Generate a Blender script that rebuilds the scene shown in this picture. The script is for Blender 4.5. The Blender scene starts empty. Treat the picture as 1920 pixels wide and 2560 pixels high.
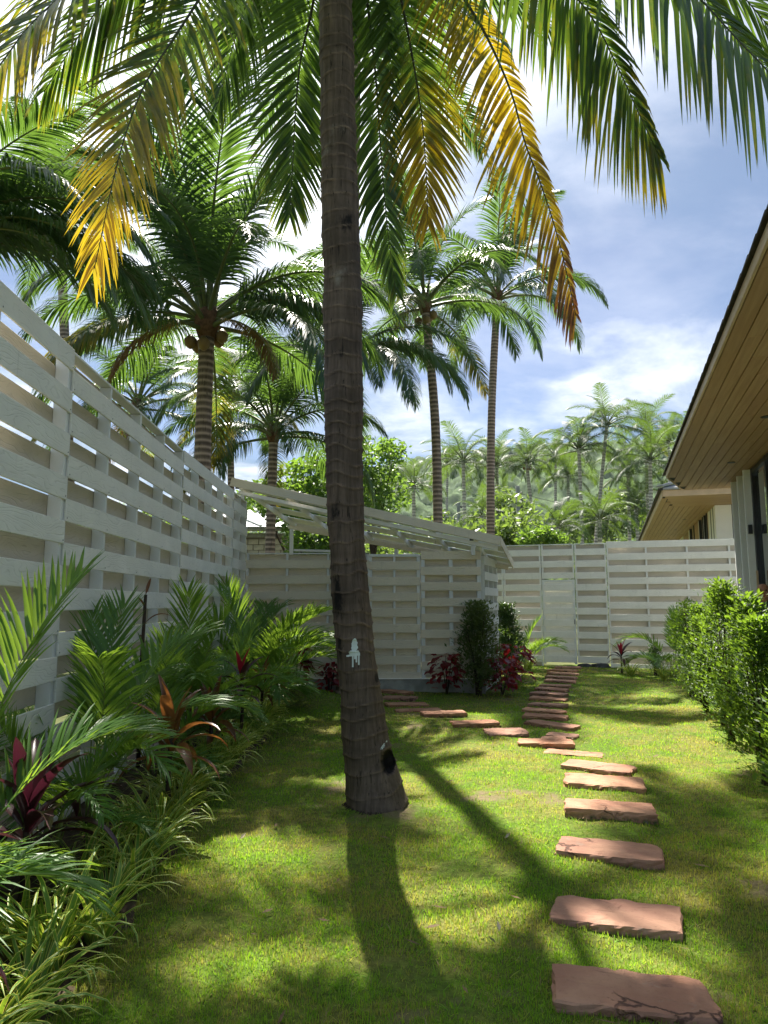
import bpy, math, random
import numpy as np
from mathutils import Vector, Matrix, Euler, noise as mnoise
R = math.radians
rng = random.Random(7)
SC = bpy.context.scene
COL = SC.collection

# ------------------------------------------------------------------ camera
F, CX, CY = 1775.5, 960.0, 1280.0
PITCH = math.atan((1510 - 1280) / F)
EYE = 1.55
cam = bpy.data.cameras.new('camera')
cam.sensor_fit = 'VERTICAL'; cam.sensor_height = 36.0; cam.lens = F / 2560 * 36.0
cam.clip_start = 0.05; cam.clip_end = 3000
camo = bpy.data.objects.new('camera', cam); COL.objects.link(camo)
camo.location = (0, 0, EYE); camo.rotation_euler = (math.pi / 2 + PITCH, 0, 0)
SC.camera = camo

# ------------------------------------------------------------------ sky, sun, exposure
SUN_EL, SUN_AZ = 56.0, -10.0
w = bpy.data.worlds.new('World'); SC.world = w; w.use_nodes = True
nt = w.node_tree; nt.nodes.clear()
def wn(t, **k):
    n = nt.nodes.new(t)
    for a, b in k.items(): setattr(n, a, b)
    return n
out = wn('ShaderNodeOutputWorld'); bg = wn('ShaderNodeBackground'); bg.inputs['Strength'].default_value = 0.05
sky = wn('ShaderNodeTexSky', sky_type='NISHITA', sun_disc=False, sun_elevation=R(SUN_EL), sun_rotation=R(SUN_AZ),
         air_density=0.6, dust_density=0.5, ozone_density=1.8)
tc = wn('ShaderNodeTexCoord'); sep = wn('ShaderNodeSeparateXYZ')
nt.links.new(tc.outputs['Generated'], sep.inputs[0])
def wmath(op, a, b=None, c=None, clamp=False):
    n = wn('ShaderNodeMath', operation=op); n.use_clamp = clamp
    for i, v in enumerate((a, b, c)):
        if v is None: continue
        if isinstance(v, (int, float)): n.inputs[i].default_value = v
        else: nt.links.new(v, n.inputs[i])
    return n.outputs[0]
zz = wmath('ADD', wmath('MAXIMUM', sep.outputs['Z'], 0.0), 0.16)
px = wmath('DIVIDE', sep.outputs['X'], zz); py = wmath('DIVIDE', sep.outputs['Y'], zz)
cmb = wn('ShaderNodeCombineXYZ'); nt.links.new(px, cmb.inputs[0]); nt.links.new(py, cmb.inputs[1])
def wnoise(scale, off, detail=8.0, rough=0.55, dist=0.3):
    m = wn('ShaderNodeMapping'); m.inputs['Location'].default_value = off
    nt.links.new(cmb.outputs[0], m.inputs[0])
    n = wn('ShaderNodeTexNoise'); n.inputs['Scale'].default_value = scale; n.inputs['Detail'].default_value = detail
    n.inputs['Roughness'].default_value = rough; n.inputs['Distortion'].default_value = dist
    nt.links.new(m.outputs[0], n.inputs['Vector']); return n.outputs['Fac']
def wramp(x, a, b):
    n = wn('ShaderNodeMapRange', interpolation_type='SMOOTHSTEP'); nt.links.new(x, n.inputs[0])
    n.inputs[1].default_value = a; n.inputs[2].default_value = b; return n.outputs[0]
OFF = (1.7, 2.55, 2.3)
big = wnoise(0.55, OFF, 4.0); fine = wnoise(2.1, (0.3, 4.2, 2.0)); veil = wnoise(1.1, (7.7, 2.1, 5.0), 6.0, 0.6)
dn = wmath('ADD', wmath('MULTIPLY', big, 0.62), wmath('MULTIPLY', fine, 0.38))
mask = wmath('MULTIPLY', wramp(dn, 0.41, 0.55), wramp(sep.outputs['Z'], -0.05, 0.02))
# nearness to the sun brightens the clouds (forward scattering)
sd = (math.sin(R(SUN_AZ)) * math.cos(R(SUN_EL)), math.cos(R(SUN_AZ)) * math.cos(R(SUN_EL)), math.sin(R(SUN_EL)))
dot = wn('ShaderNodeVectorMath', operation='DOT_PRODUCT'); nt.links.new(tc.outputs['Generated'], dot.inputs[0]); dot.inputs[1].default_value = sd
glow = wmath('POWER', wmath('MAXIMUM', dot.outputs['Value'], 0.0), 9.0)
vmask = wmath('MULTIPLY', wramp(veil, 0.35, 0.75), wmath('ADD', wmath('MULTIPLY', glow, 0.75), 0.25))
tot = wmath('MAXIMUM', wmath('MULTIPLY', mask, 0.92), vmask)
tot = wmath('MAXIMUM', tot, wmath('MULTIPLY', glow, 0.75), clamp=True)
lit = wramp(wmath('ADD', wmath('MULTIPLY', wnoise(1.5, (7.7, 0.7, 5.6), 7.0, 0.6), 0.8), wmath('MULTIPLY', glow, 0.5)), 0.34, 0.60)
cm = wn('ShaderNodeMix', data_type='RGBA'); nt.links.new(lit, cm.inputs[0])
cm.inputs[6].default_value = (1.75, 2.75, 4.0, 1); cm.inputs[7].default_value = (9.0, 9.2, 9.6, 1)
cc = wn('ShaderNodeMix', data_type='RGBA', blend_type='ADD'); cc.inputs[0].default_value = 1.0
gl_ = wn('ShaderNodeCombineColor'); g5 = wmath('MULTIPLY', glow, 5.0)
for i_ in range(3): nt.links.new(wmath('MULTIPLY', g5, (0.90, 1.0, 1.06)[i_]), gl_.inputs[i_])
nt.links.new(cm.outputs[2], cc.inputs[6]); nt.links.new(gl_.outputs[0], cc.inputs[7])
mx = wn('ShaderNodeMix', data_type='RGBA'); nt.links.new(tot, mx.inputs[0])
nt.links.new(sky.outputs[0], mx.inputs[6]); nt.links.new(cc.outputs[2], mx.inputs[7])
nt.links.new(mx.outputs[2], bg.inputs['Color']); nt.links.new(bg.outputs[0], out.inputs['Surface'])

sl = bpy.data.lights.new('sun', 'SUN'); sl.energy = 5.0; sl.angle = R(0.6); sl.color = (1.0, 0.94, 0.84)
so = bpy.data.objects.new('sun', sl); COL.objects.link(so)
so.rotation_euler = Vector(sd).to_track_quat('Z', 'Y').to_euler(); so.location = (0, 0, 40)
SC.view_settings.view_transform = 'Standard'; SC.view_settings.look = 'None'
SC.view_settings.gamma = 1.0; SC.view_settings.use_curve_mapping = False
SC.view_settings.exposure = 1.7
SC.cycles.max_bounces = 8; SC.cycles.transparent_max_bounces = 8
SC.cycles.use_denoising = True

# ------------------------------------------------------------------ helpers
def ray(px, py):
    x = (px - CX) / F; y = (CY - py) / F
    c, s = math.cos(PITCH), math.sin(PITCH)
    return Vector((x, c - y * s, s + y * c))
def at(px, py, Y):
    d = ray(px, py); return Vector((0, 0, EYE)) + d * (Y / d.y)
def ground(px, py, z=0.0):
    d = ray(px, py); return Vector((0, 0, EYE)) + d * ((z - EYE) / d.z)
def proj(p):
    c, s = math.cos(PITCH), math.sin(PITCH)
    y, z = p[1], p[2] - EYE
    dep = y * c + z * s; up = z * c - y * s
    return (CX + F * p[0] / dep, CY - F * up / dep, dep)
E = Vector((0.304, 0.953, 0)).normalized(); N = Vector((E.y, -E.x, 0))     # house direction and its right-hand normal
def hp(a, L, z=0.0): return E * a + N * L + Vector((0, 0, z))

def tag(o, label=None, cat=None, group=None, kind=None):
    if label: o['label'] = label
    if cat: o['category'] = cat
    if group: o['group'] = group
    if kind: o['kind'] = kind
    return o
def thing(name, loc, label, cat, group=None, rotz=0.0):
    o = bpy.data.objects.new(name, None); COL.objects.link(o); o.empty_display_size = 0.2
    o.location = loc; o.rotation_euler = (0, 0, rotz)
    return tag(o, label, cat, group)
def put(name, me, parent=None, loc=(0, 0, 0), rot=(0, 0, 0), scale=None):
    o = bpy.data.objects.new(name, me); COL.objects.link(o)
    if parent: o.parent = parent
    o.location = loc; o.rotation_euler = rot
    if scale is not None: o.scale = scale if hasattr(scale, '__len__') else (scale,) * 3
    return o
def mesh(name, verts, faces, mats, smooth=False, midx=None, attrs=None):
    me = bpy.data.meshes.new(name); me.from_pydata([tuple(v) for v in verts], [], faces)
    for m in (mats if isinstance(mats, (list, tuple)) else [mats]): me.materials.append(m)
    if midx is not None: me.polygons.foreach_set('material_index', midx)
    if smooth: me.polygons.foreach_set('use_smooth', [True] * len(me.polygons))
    for k, v in (attrs or {}).items():
        me.attributes.new(k, 'FLOAT', 'POINT').data.foreach_set('value', v)
    me.update(); return me
BOXES = {}
def box_mesh(l, wd, h, mat, ch=0.004):
    key = (round(l, 3), round(wd, 3), round(h, 3), mat.name, ch)
    if key in BOXES: return BOXES[key]
    c = min(ch, l * .3, wd * .3, h * .3); v = []; f = []
    X, Y, Z = l / 2, wd / 2, h / 2
    idx = {}
    for sx in (-1, 1):
        for sy in (-1, 1):
            for sz in (-1, 1):
                for ax in range(3):
                    p = [sx * X, sy * Y, sz * Z]
                    for k in range(3):
                        if k != ax: p[k] -= (sx, sy, sz)[k] * c
                    idx[(sx, sy, sz, ax)] = len(v); v.append(tuple(p))
    for ax in range(3):
        o = [k for k in range(3) if k != ax]
        for s in (-1, 1):
            q = []
            for (p, r) in ((-1, -1), (1, -1), (1, 1), (-1, 1)):
                t = [0, 0, 0]; t[ax] = s; t[o[0]] = p; t[o[1]] = r; q.append(idx[(*t, ax)])
            flip = (s < 0) ^ (ax == 1)
            f.append(q[::-1] if flip else q)
    for ax in range(3):      # edges along ax
        o = [k for k in range(3) if k != ax]
        for p in (-1, 1):
            for r in (-1, 1):
                t0 = [0, 0, 0]; t0[o[0]] = p; t0[o[1]] = r; t1 = list(t0); t0[ax] = -1; t1[ax] = 1
                q = [idx[(*t0, o[0])], idx[(*t1, o[0])], idx[(*t1, o[1])], idx[(*t0, o[1])]]
                f.append(q)
    for sx in (-1, 1):
        for sy in (-1, 1):
            for sz in (-1, 1): f.append([idx[(sx, sy, sz, k)] for k in range(3)])
    me = mesh('box', v, f, mat)
    import bmesh
    bm = bmesh.new(); bm.from_mesh(me); bmesh.ops.recalc_face_normals(bm, faces=bm.faces); bm.to_mesh(me); bm.free()
    BOXES[key] = me; return me
def beam(name, parent, a, b, wd, h, mat, up=Vector((0, 0, 1)), ch=0.004, origin=None):
    """box from a to b (world), wd sideways, h along up"""
    a, b = Vector(a), Vector(b); d = b - a; l = d.length; x = d / l
    y = up.cross(x).normalized(); z = x.cross(y)
    o = bpy.data.objects.new(name, box_mesh(l, wd, h, mat, ch)); COL.objects.link(o)
    m = Matrix((x, y, z)).transposed().to_4x4()
    off = Vector((0, 0, 0))
    p = parent
    while p is not None: off += Vector(p.location); p = p.parent
    m.translation = (a + b) / 2 - off
    if parent: o.parent = parent
    o.matrix_basis = m
    return o
def sweep(path, radii, seg=10, cap=True):
    v, f = [], []; n = len(path)
    prev = None
    for i, p in enumerate(path):
        t = (Vector(path[min(i + 1, n - 1)]) - Vector(path[max(i - 1, 0)])).normalized()
        if prev is None:
            u = t.orthogonal().normalized()
        else:
            u = (prev - t * prev.dot(t)).normalized()
        prev = u; b = t.cross(u)
        for k in range(seg):
            a = 2 * math.pi * k / seg
            v.append(Vector(p) + (u * math.cos(a) + b * math.sin(a)) * radii[i])
    for i in range(n - 1):
        for k in range(seg):
            k2 = (k + 1) % seg
            f.append((i * seg + k, i * seg + k2, (i + 1) * seg + k2, (i + 1) * seg + k))
    if cap:
        f.append(tuple(range(seg))[::-1]); f.append(tuple((n - 1) * seg + k for k in range(seg)))
    return v, f
def catmull(pts, n):
    pts = [Vector(p) for p in pts]; P = [pts[0] * 2 - pts[1]] + pts + [pts[-1] * 2 - pts[-2]]
    res = []
    m = len(pts) - 1
    for i in range(n + 1):
        t = i / n * m; k = min(int(t), m - 1); u = t - k
        a, b, c, d = P[k], P[k + 1], P[k + 2], P[k + 3]
        res.append(0.5 * ((2 * b) + (c - a) * u + (2 * a - 5 * b + 4 * c - d) * u * u + (3 * b - a - 3 * c + d) * u ** 3))
    # even spacing
    L = [0.0]
    for i in range(n): L.append(L[-1] + (res[i + 1] - res[i]).length)
    out = []; j = 0
    for i in range(n + 1):
        s = L[-1] * i / n
        while j < n - 1 and L[j + 1] < s: j += 1
        u = (s - L[j]) / max(L[j + 1] - L[j], 1e-9)
        out.append(res[j].lerp(res[j + 1], u))
    return out

# ------------------------------------------------------------------ materials
class NT:
    def __init__(s, name):
        s.m = bpy.data.materials.new(name); s.m.use_nodes = True; s.t = s.m.node_tree; s.t.nodes.clear()
        s.out = s.t.nodes.new('ShaderNodeOutputMaterial')
    def n(s, typ, **k):
        x = s.t.nodes.new(typ)
        for a, b in k.items(): setattr(x, a, b)
        return x
    def L(s, a, b): s.t.links.new(a, b)
    def val(s, inp, v):
        if hasattr(v, 'is_linked') or hasattr(v, 'links'): s.L(v, inp)
        else: inp.default_value = v
    def math(s, op, a, b=0.0, clamp=False):
        x = s.n('ShaderNodeMath', operation=op); x.use_clamp = clamp; s.val(x.inputs[0], a); s.val(x.inputs[1], b); return x.outputs[0]
    def pos(s): return s.n('ShaderNodeNewGeometry').outputs['Position']
    def obj(s): return s.n('ShaderNodeTexCoord').outputs['Object']
    def attr(s, name): return s.n('ShaderNodeAttribute', attribute_name=name).outputs['Fac']
    def rnd(s): return s.n('ShaderNodeObjectInfo').outputs['Random']
    def map(s, v, scale=(1, 1, 1), loc=(0, 0, 0)):
        x = s.n('ShaderNodeMapping'); s.L(v, x.inputs[0]); x.inputs['Scale'].default_value = scale; s.val(x.inputs['Location'], loc); return x.outputs[0]
    def noise(s, v, scale, detail=4.0, rough=0.55, dist=0.0):
        x = s.n('ShaderNodeTexNoise'); s.L(v, x.inputs['Vector']); x.inputs['Scale'].default_value = scale
        x.inputs['Detail'].default_value = detail; x.inputs['Roughness'].default_value = rough; x.inputs['Distortion'].default_value = dist
        return x.outputs['Fac']
    def ramp(s, x, a, b, lo=0.0, hi=1.0):
        r = s.n('ShaderNodeMapRange', interpolation_type='SMOOTHSTEP'); s.val(r.inputs[0], x)
        r.inputs[1].default_value = a; r.inputs[2].default_value = b; r.inputs[3].default_value = lo; r.inputs[4].default_value = hi
        return r.outputs[0]
    def mix(s, f, a, b):
        x = s.n('ShaderNodeMix', data_type='RGBA'); s.val(x.inputs[0], f)
        s.val(x.inputs[6], (*a, 1) if isinstance(a, tuple) else a); s.val(x.inputs[7], (*b, 1) if isinstance(b, tuple) else b)
        return x.outputs[2]
    def bump(s, h, strength=0.3, dist=0.01):
        x = s.n('ShaderNodeBump'); s.L(h, x.inputs['Height']); x.inputs['Strength'].default_value = strength; x.inputs['Distance'].default_value = dist
        return x.outputs[0]
    def bsdf(s, col, rough=0.6, spec=0.4, normal=None, metal=0.0):
        b = s.n('ShaderNodeBsdfPrincipled'); s.val(b.inputs['Base Color'], (*col, 1) if isinstance(col, tuple) else col)
        s.val(b.inputs['Roughness'], rough); b.inputs['Specular IOR Level'].default_value = spec; b.inputs['Metallic'].default_value = metal
        if normal is not None: s.L(normal, b.inputs['Normal'])
        return b.outputs[0]
    def done(s, sh): s.L(sh, s.out.inputs['Surface']); return s.m

def mat_plain(name, col, rough=0.6, spec=0.4, metal=0.0, var=0.12, scale=3.0):
    t = NT(name); n = t.noise(t.obj(), scale, 5.0)
    c = t.mix(t.ramp(n, 0.3, 0.7), tuple(x * (1 - var) for x in col), tuple(min(1, x * (1 + var)) for x in col))
    return t.done(t.bsdf(c, rough, spec, None, metal))

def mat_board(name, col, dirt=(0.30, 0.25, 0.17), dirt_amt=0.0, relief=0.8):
    """fibre cement board with pressed wood grain running along local X"""
    t = NT(name); r = t.rnd(); co = t.obj()
    off = t.n('ShaderNodeCombineXYZ'); t.L(t.math('MULTIPLY', r, 37.0), off.inputs[0]); t.L(t.math('MULTIPLY', r, 11.0), off.inputs[1]); t.L(t.math('MULTIPLY', r, 5.0), off.inputs[2])
    v = t.map(co, (1.0, 1.0, 1.0), off.outputs[0])
    warp = t.noise(t.map(v, (1.6, 1, 5.0)), 1.0, 2.0)
    sep = t.n('ShaderNodeSeparateXYZ'); t.L(v, sep.inputs[0])
    zz = t.math('ADD', t.math('MULTIPLY', sep.outputs[2], 62.0), t.math('MULTIPLY', warp, 26.0))
    tri = t.math('SINE', t.math('MULTIPLY', zz, 3.1416))
    tri = t.ramp(tri, 0.55, 1.0)
    brk = t.ramp(t.noise(t.map(v, (2.5, 1, 40.0)), 1.0, 3.0), 0.35, 0.6)
    grain = t.math('MULTIPLY', tri, brk)
    fine = t.noise(t.map(v, (6.0, 6, 160.0)), 1.0, 2.0)
    h = t.math('SUBTRACT', t.math('MULTIPLY', fine, 0.25), grain)
    blot = t.noise(t.map(v, (1.0, 1, 1.0)), 2.2, 5.0, 0.6)
    c = t.mix(t.ramp(blot, 0.35, 0.75), tuple(x * 0.93 for x in col), tuple(min(1, x * 1.05) for x in col))
    tint = t.mix(t.ramp(r, 0.0, 1.0, 0.0, 0.28), c, tuple(x * 0.86 for x in col))
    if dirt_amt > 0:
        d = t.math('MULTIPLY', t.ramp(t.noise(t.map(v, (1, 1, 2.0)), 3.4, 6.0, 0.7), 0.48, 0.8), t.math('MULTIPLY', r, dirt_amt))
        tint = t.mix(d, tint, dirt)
    stk = t.math('MULTIPLY', t.ramp(t.noise(t.map(v, (26, 1, 1.6)), 1.0, 4.0, 0.6), 0.56, 0.75), t.ramp(t.noise(t.map(v, (1.7, 1, 1)), 1.0, 2.0), 0.45, 0.65, 0.0, 0.30))
    tint = t.mix(stk, tint, (0.36, 0.34, 0.27))
    tint = t.mix(t.math('MULTIPLY', grain, 0.20), tint, tuple(x * 0.55 for x in col))
    return t.done(t.bsdf(tint, 0.62, 0.3, t.bump(h, relief, 0.004)))

def mat_leaf(name, lo, hi, trans, tfac=0.42, rough=0.36, spec=0.5, yellow=None, dead=None, scale=2.0, stripe=None, sheen=True):
    """two-sided leaf: diffuse front, light shining through, waxy gloss. attributes: fr random, fy yellowing, fu across"""
    t = NT(name); fr = t.attr('fr')
    n = t.noise(t.pos(), scale, 3.0)
    f = t.math('ADD', t.math('MULTIPLY', fr, 0.6), t.math('MULTIPLY', n, 0.4))
    c = t.mix(f, lo, hi); tr = t.mix(f, tuple(x * 0.75 for x in trans), tuple(min(1, x * 1.2) for x in trans))
    if stripe:
        fu = t.attr('fu'); k = t.ramp(fu, 0.45, 0.7)
        c = t.mix(k, c, stripe[0]); tr = t.mix(k, tr, stripe[1])
    if yellow:
        fy = t.attr('fy'); g = t.noise(t.pos(), 9.0, 4.0, 0.7)
        y = t.ramp(t.math('ADD', fy, t.math('MULTIPLY', t.math('SUBTRACT', g, 0.5), 0.7)), 0.25, 0.85)
        c = t.mix(y, c, yellow[0]); tr = t.mix(y, tr, yellow[1])
        if dead:
            dd = t.ramp(t.math('ADD', fy, t.math('MULTIPLY', t.math('SUBTRACT', g, 0.5), 0.5)), 1.0, 1.45)
            c = t.mix(dd, c, dead[0]); tr = t.mix(dd, tr, dead[1])
    b = t.bsdf(c, rough, spec)
    tl = t.n('ShaderNodeBsdfTranslucent'); t.L(tr, tl.inputs[0])
    ms = t.n('ShaderNodeMixShader'); ms.inputs[0].default_value = tfac; t.L(b, ms.inputs[1]); t.L(tl.outputs[0], ms.inputs[2])
    return t.done(ms.outputs[0])

def mat_trunk(name, lo, hi, ring=14.0):
    t = NT(name); co = t.obj()
    fib = t.noise(t.map(co, (30, 30, 2.2)), 1.0, 5.0, 0.65)
    blot = t.noise(t.map(co, (2.2, 2.2, 1.4)), 1.0, 6.0, 0.65)
    c = t.mix(t.ramp(fib, 0.25, 0.75, 0.15, 0.85), lo, hi)
    c = t.mix(t.ramp(t.noise(t.map(co, (1.0, 1.0, 5.0)), 1.0, 4.0), 0.35, 0.7, 0.0, 0.5), c, tuple(x * 0.5 for x in lo))
    c = t.mix(t.ramp(blot, 0.62, 0.8), c, (0.30, 0.27, 0.23))
    k = t.attr('stain')
    st = t.ramp(t.math('ADD', k, t.math('MULTIPLY', t.math('SUBTRACT', t.noise(t.map(co, (6, 6, 2.5)), 1.0, 6.0, 0.7), 0.5), 1.6)), 0.55, 0.8)
    c = t.mix(st, c, (0.012, 0.010, 0.009))
    rg = t.attr('ring')
    c = t.mix(t.math('MULTIPLY', rg, 0.75), c, tuple(min(1, x * 2.2) for x in hi))
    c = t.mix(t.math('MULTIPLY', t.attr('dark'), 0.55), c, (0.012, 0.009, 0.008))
    crk = t.ramp(t.noise(t.map(co, (55, 55, 5)), 1.0, 4.0, 0.6), 0.60, 0.68)
    c = t.mix(t.math('MULTIPLY', crk, 0.75), c, (0.010, 0.008, 0.007))
    c = t.mix(t.attr('hole'), c, (0.004, 0.003, 0.003))
    return t.done(t.bsdf(c, 0.85, 0.2, t.bump(fib, 0.8, 0.012)))

M = {}
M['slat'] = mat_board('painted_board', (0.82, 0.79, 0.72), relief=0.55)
M['slat_back_shade'] = mat_board('painted_board_back_shade', (0.52, 0.46, 0.37), dirt_amt=0.5, relief=0.5)  # beige, dirty boards; base colour also darkened to stand in for recess shade
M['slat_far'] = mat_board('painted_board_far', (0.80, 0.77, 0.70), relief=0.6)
M['slat_far_back_shade'] = mat_board('painted_board_far_back_shade', (0.50, 0.46, 0.39), relief=0.4)  # darker than the front boards: the shade of the recess is in the colour
M['white'] = mat_plain('white_steel', (0.68, 0.68, 0.66), 0.45, 0.5, 0.0, 0.05)
M['shedwood'] = mat_board('shed_board', (0.74, 0.655, 0.51), relief=0.6)
M['roofwhite'] = mat_plain('white_roof_board', (0.86, 0.86, 0.85), 0.5, 0.4, 0, 0.04)
M['steel'] = mat_plain('screw_steel', (0.32, 0.31, 0.30), 0.4, 0.5, 0.7)
M['black'] = mat_plain('black_metal', (0.018, 0.018, 0.02), 0.4, 0.5)
M['concrete'] = mat_plain('concrete', (0.30, 0.30, 0.27), 0.9, 0.2, 0, 0.25, 5.0)
M['cable'] = mat_plain('cable', (0.03, 0.03, 0.03), 0.6)
M['cablelight'] = mat_plain('cable_light', (0.35, 0.35, 0.33), 0.5)
M['housewhite'] = mat_plain('house_white', (0.86, 0.85, 0.82), 0.6, 0.3, 0, 0.03)
M['rooftile'] = mat_plain('dark_roof_tile', (0.035, 0.030, 0.028), 0.7, 0.3, 0, 0.3, 8.0)
M['greytile'] = mat_plain('grey_roof_tile', (0.30, 0.30, 0.30), 0.7, 0.3, 0, 0.2, 8.0)
M['bluetile'] = mat_plain('pale_roof_tile', (0.36, 0.40, 0.42), 0.5, 0.5, 0, 0.2, 8.0)
M['block'] = mat_plain('cement_block', (0.52, 0.47, 0.38), 0.9, 0.2, 0, 0.2, 4.0)
M['mortar'] = mat_plain('mortar', (0.25, 0.22, 0.18), 0.95, 0.1)
M['soil'] = mat_plain('bed_soil', (0.075, 0.055, 0.036), 0.95, 0.1, 0, 0.4, 9.0)
def wood():
    t = NT('soffit_wood'); r = t.rnd(); co = t.obj()
    off = t.n('ShaderNodeCombineXYZ'); t.L(t.math('MULTIPLY', r, 37.0), off.inputs[0]); t.L(t.math('MULTIPLY', r, 11.0), off.inputs[1])
    v = t.map(co, (1, 1, 1), off.outputs[0])
    g = t.noise(t.map(v, (1.2, 26, 26)), 1.0, 5.0, 0.6, 0.6)
    c = t.mix(t.ramp(g, 0.3, 0.75), (0.38, 0.225, 0.115), (0.52, 0.335, 0.185))
    c = t.mix(t.ramp(r, 0, 1, 0.0, 0.5), c, (0.36, 0.20, 0.10))
    knot = t.ramp(t.noise(t.map(v, (4, 9, 9)), 1.0, 2.0), 0.72, 0.78)
    c = t.mix(t.math('MULTIPLY', knot, 0.6), c, (0.07, 0.035, 0.015))
    return t.done(t.bsdf(c, 0.5, 0.35, t.bump(g, 0.2, 0.003)))
M['wood'] = wood()
M['fascia'] = mat_plain('fascia_wood', (0.56, 0.40, 0.25), 0.5, 0.4, 0, 0.1)
def stone():
    t = NT('red_sandstone'); co = t.pos(); r = t.rnd()
    a = t.noise(co, 3.0, 6.0, 0.6); b = t.noise(co, 40.0, 4.0, 0.7); s = t.noise(t.map(t.obj(), (4, 15, 22)), 1.0, 6.0, 0.6, 0.5)
    c = t.mix(t.ramp(a, 0.35, 0.7), (0.32, 0.140, 0.080), (0.50, 0.270, 0.160))
    c = t.mix(t.ramp(r, 0, 1, 0, 0.4), c, (0.33, 0.205, 0.175))
    c = t.mix(t.math('MULTIPLY', t.ramp(s, 0.6, 0.72), 0.5), c, (0.12, 0.06, 0.05))
    c = t.mix(t.math('MULTIPLY', t.ramp(t.noise(co, 2.3, 3.0), 0.6, 0.8), 0.6), c, (0.40, 0.19, 0.08))
    zc = t.n('ShaderNodeSeparateXYZ'); t.L(t.obj(), zc.inputs[0])
    low = t.ramp(zc.outputs[2], 0.0, 0.035, 1.0, 0.0); mo = t.noise(co, 14.0, 5.0, 0.7)
    c = t.mix(t.math('MULTIPLY', low, t.ramp(mo, 0.35, 0.6)), c, (0.060, 0.065, 0.022))
    c = t.mix(t.math('MULTIPLY', t.ramp(t.noise(co, 7.0, 6.0, 0.75), 0.58, 0.72), 0.55), c, (0.30, 0.25, 0.20))
    c = t.mix(t.math('MULTIPLY', t.ramp(b, 0.55, 0.75), 0.35), c, (0.13, 0.07, 0.05))
    vo = t.n('ShaderNodeTexVoronoi', feature='DISTANCE_TO_EDGE'); vo.inputs['Scale'].default_value = 1.0
    wv = t.n('ShaderNodeVectorMath', operation='ADD'); t.L(t.map(co, (1.3, 2.4, 1.3)), wv.inputs[0])
    nz = t.n('ShaderNodeTexNoise'); t.L(co, nz.inputs['Vector']); nz.inputs['Scale'].default_value = 5.0; nz.inputs['Detail'].default_value = 5.0
    sc_ = t.n('ShaderNodeVectorMath', operation='SCALE'); t.L(nz.outputs['Color'], sc_.inputs[0]); sc_.inputs['Scale'].default_value = 0.5; t.L(sc_.outputs[0], wv.inputs[1]); t.L(wv.outputs[0], vo.inputs['Vector'])
    ck = t.math('MULTIPLY', t.ramp(vo.outputs['Distance'], 0.004, 0.016, 1.0, 0.0), t.ramp(t.noise(co, 1.9, 2.0), 0.46, 0.56))
    c = t.mix(t.math('MULTIPLY', ck, 0.8), c, (0.055, 0.028, 0.022))
    h = t.math('SUBTRACT', t.math('ADD', t.math('MULTIPLY', s, 0.7), t.math('MULTIPLY', b, 0.3)), ck)
    return t.done(t.bsdf(c, 0.8, 0.25, t.bump(h, 0.7, 0.010)))
M['stone'] = stone()
def glass():
    t = NT('window_glass'); b = t.n('ShaderNodeBsdfPrincipled')
    b.inputs['Base Color'].default_value = (0.02, 0.03, 0.028, 1); b.inputs['Roughness'].default_value = 0.03
    b.inputs['Specular IOR Level'].default_value = 1.0; b.inputs['Coat Weight'].default_value = 1.0
    return t.done(b.outputs[0])
M['glass'] = glass()

M['leaf_near'] = mat_leaf('coconut_leaf', (0.022, 0.050, 0.016), (0.040, 0.085, 0.022), (0.20, 0.34, 0.03), 0.42, 0.34, 0.5,
                          yellow=((0.20, 0.155, 0.012), (0.85, 0.60, 0.02)), dead=((0.10, 0.045, 0.015), (0.25, 0.09, 0.015)))
M['leaf_mid'] = mat_leaf('palm_leaf_mid', (0.018, 0.050, 0.034), (0.042, 0.092, 0.046), (0.16, 0.29, 0.035), 0.32, 0.42, 0.35,
                         yellow=((0.24, 0.19, 0.03), (0.60, 0.42, 0.04)), dead=((0.17, 0.10, 0.04), (0.30, 0.16, 0.04)))
M['leaf_far'] = mat_leaf('palm_leaf_far', (0.018, 0.048, 0.018), (0.045, 0.090, 0.028), (0.17, 0.28, 0.03), 0.32, 0.5, 0.2,
                         yellow=((0.22, 0.19, 0.05), (0.50, 0.40, 0.06)), dead=((0.17, 0.11, 0.05), (0.28, 0.17, 0.05)), scale=0.3)
M['rachis'] = mat_plain('leaf_stalk', (0.10, 0.12, 0.035), 0.5, 0.4, 0, 0.2)
M['rachis_dark'] = mat_plain('leaf_stalk_dark', (0.045, 0.045, 0.02), 0.55, 0.4, 0, 0.2)
M['fibre'] = mat_plain('palm_fibre', (0.12, 0.065, 0.035), 0.9, 0.2, 0, 0.4, 12.0)
M['nut'] = mat_plain('coconut', (0.16, 0.10, 0.03), 0.5, 0.4, 0, 0.3)
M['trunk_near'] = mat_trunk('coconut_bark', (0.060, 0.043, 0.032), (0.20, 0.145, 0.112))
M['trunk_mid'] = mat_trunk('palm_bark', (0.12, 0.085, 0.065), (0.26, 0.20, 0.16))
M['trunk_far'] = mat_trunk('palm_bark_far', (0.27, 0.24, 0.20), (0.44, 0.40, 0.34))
M['areca'] = mat_leaf('areca_leaf', (0.060, 0.145, 0.032), (0.115, 0.235, 0.055), (0.32, 0.50, 0.04), 0.40, 0.40, 0.4,
                      yellow=((0.25, 0.24, 0.02), (0.75, 0.70, 0.02)))
M['areca_stalk'] = mat_plain('areca_stalk', (0.16, 0.20, 0.04), 0.45, 0.4, 0, 0.2)
M['cordy'] = mat_leaf('cordyline_leaf', (0.030, 0.008, 0.012), (0.060, 0.020, 0.020), (0.09, 0.015, 0.03), 0.2, 0.32, 0.5)
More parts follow.
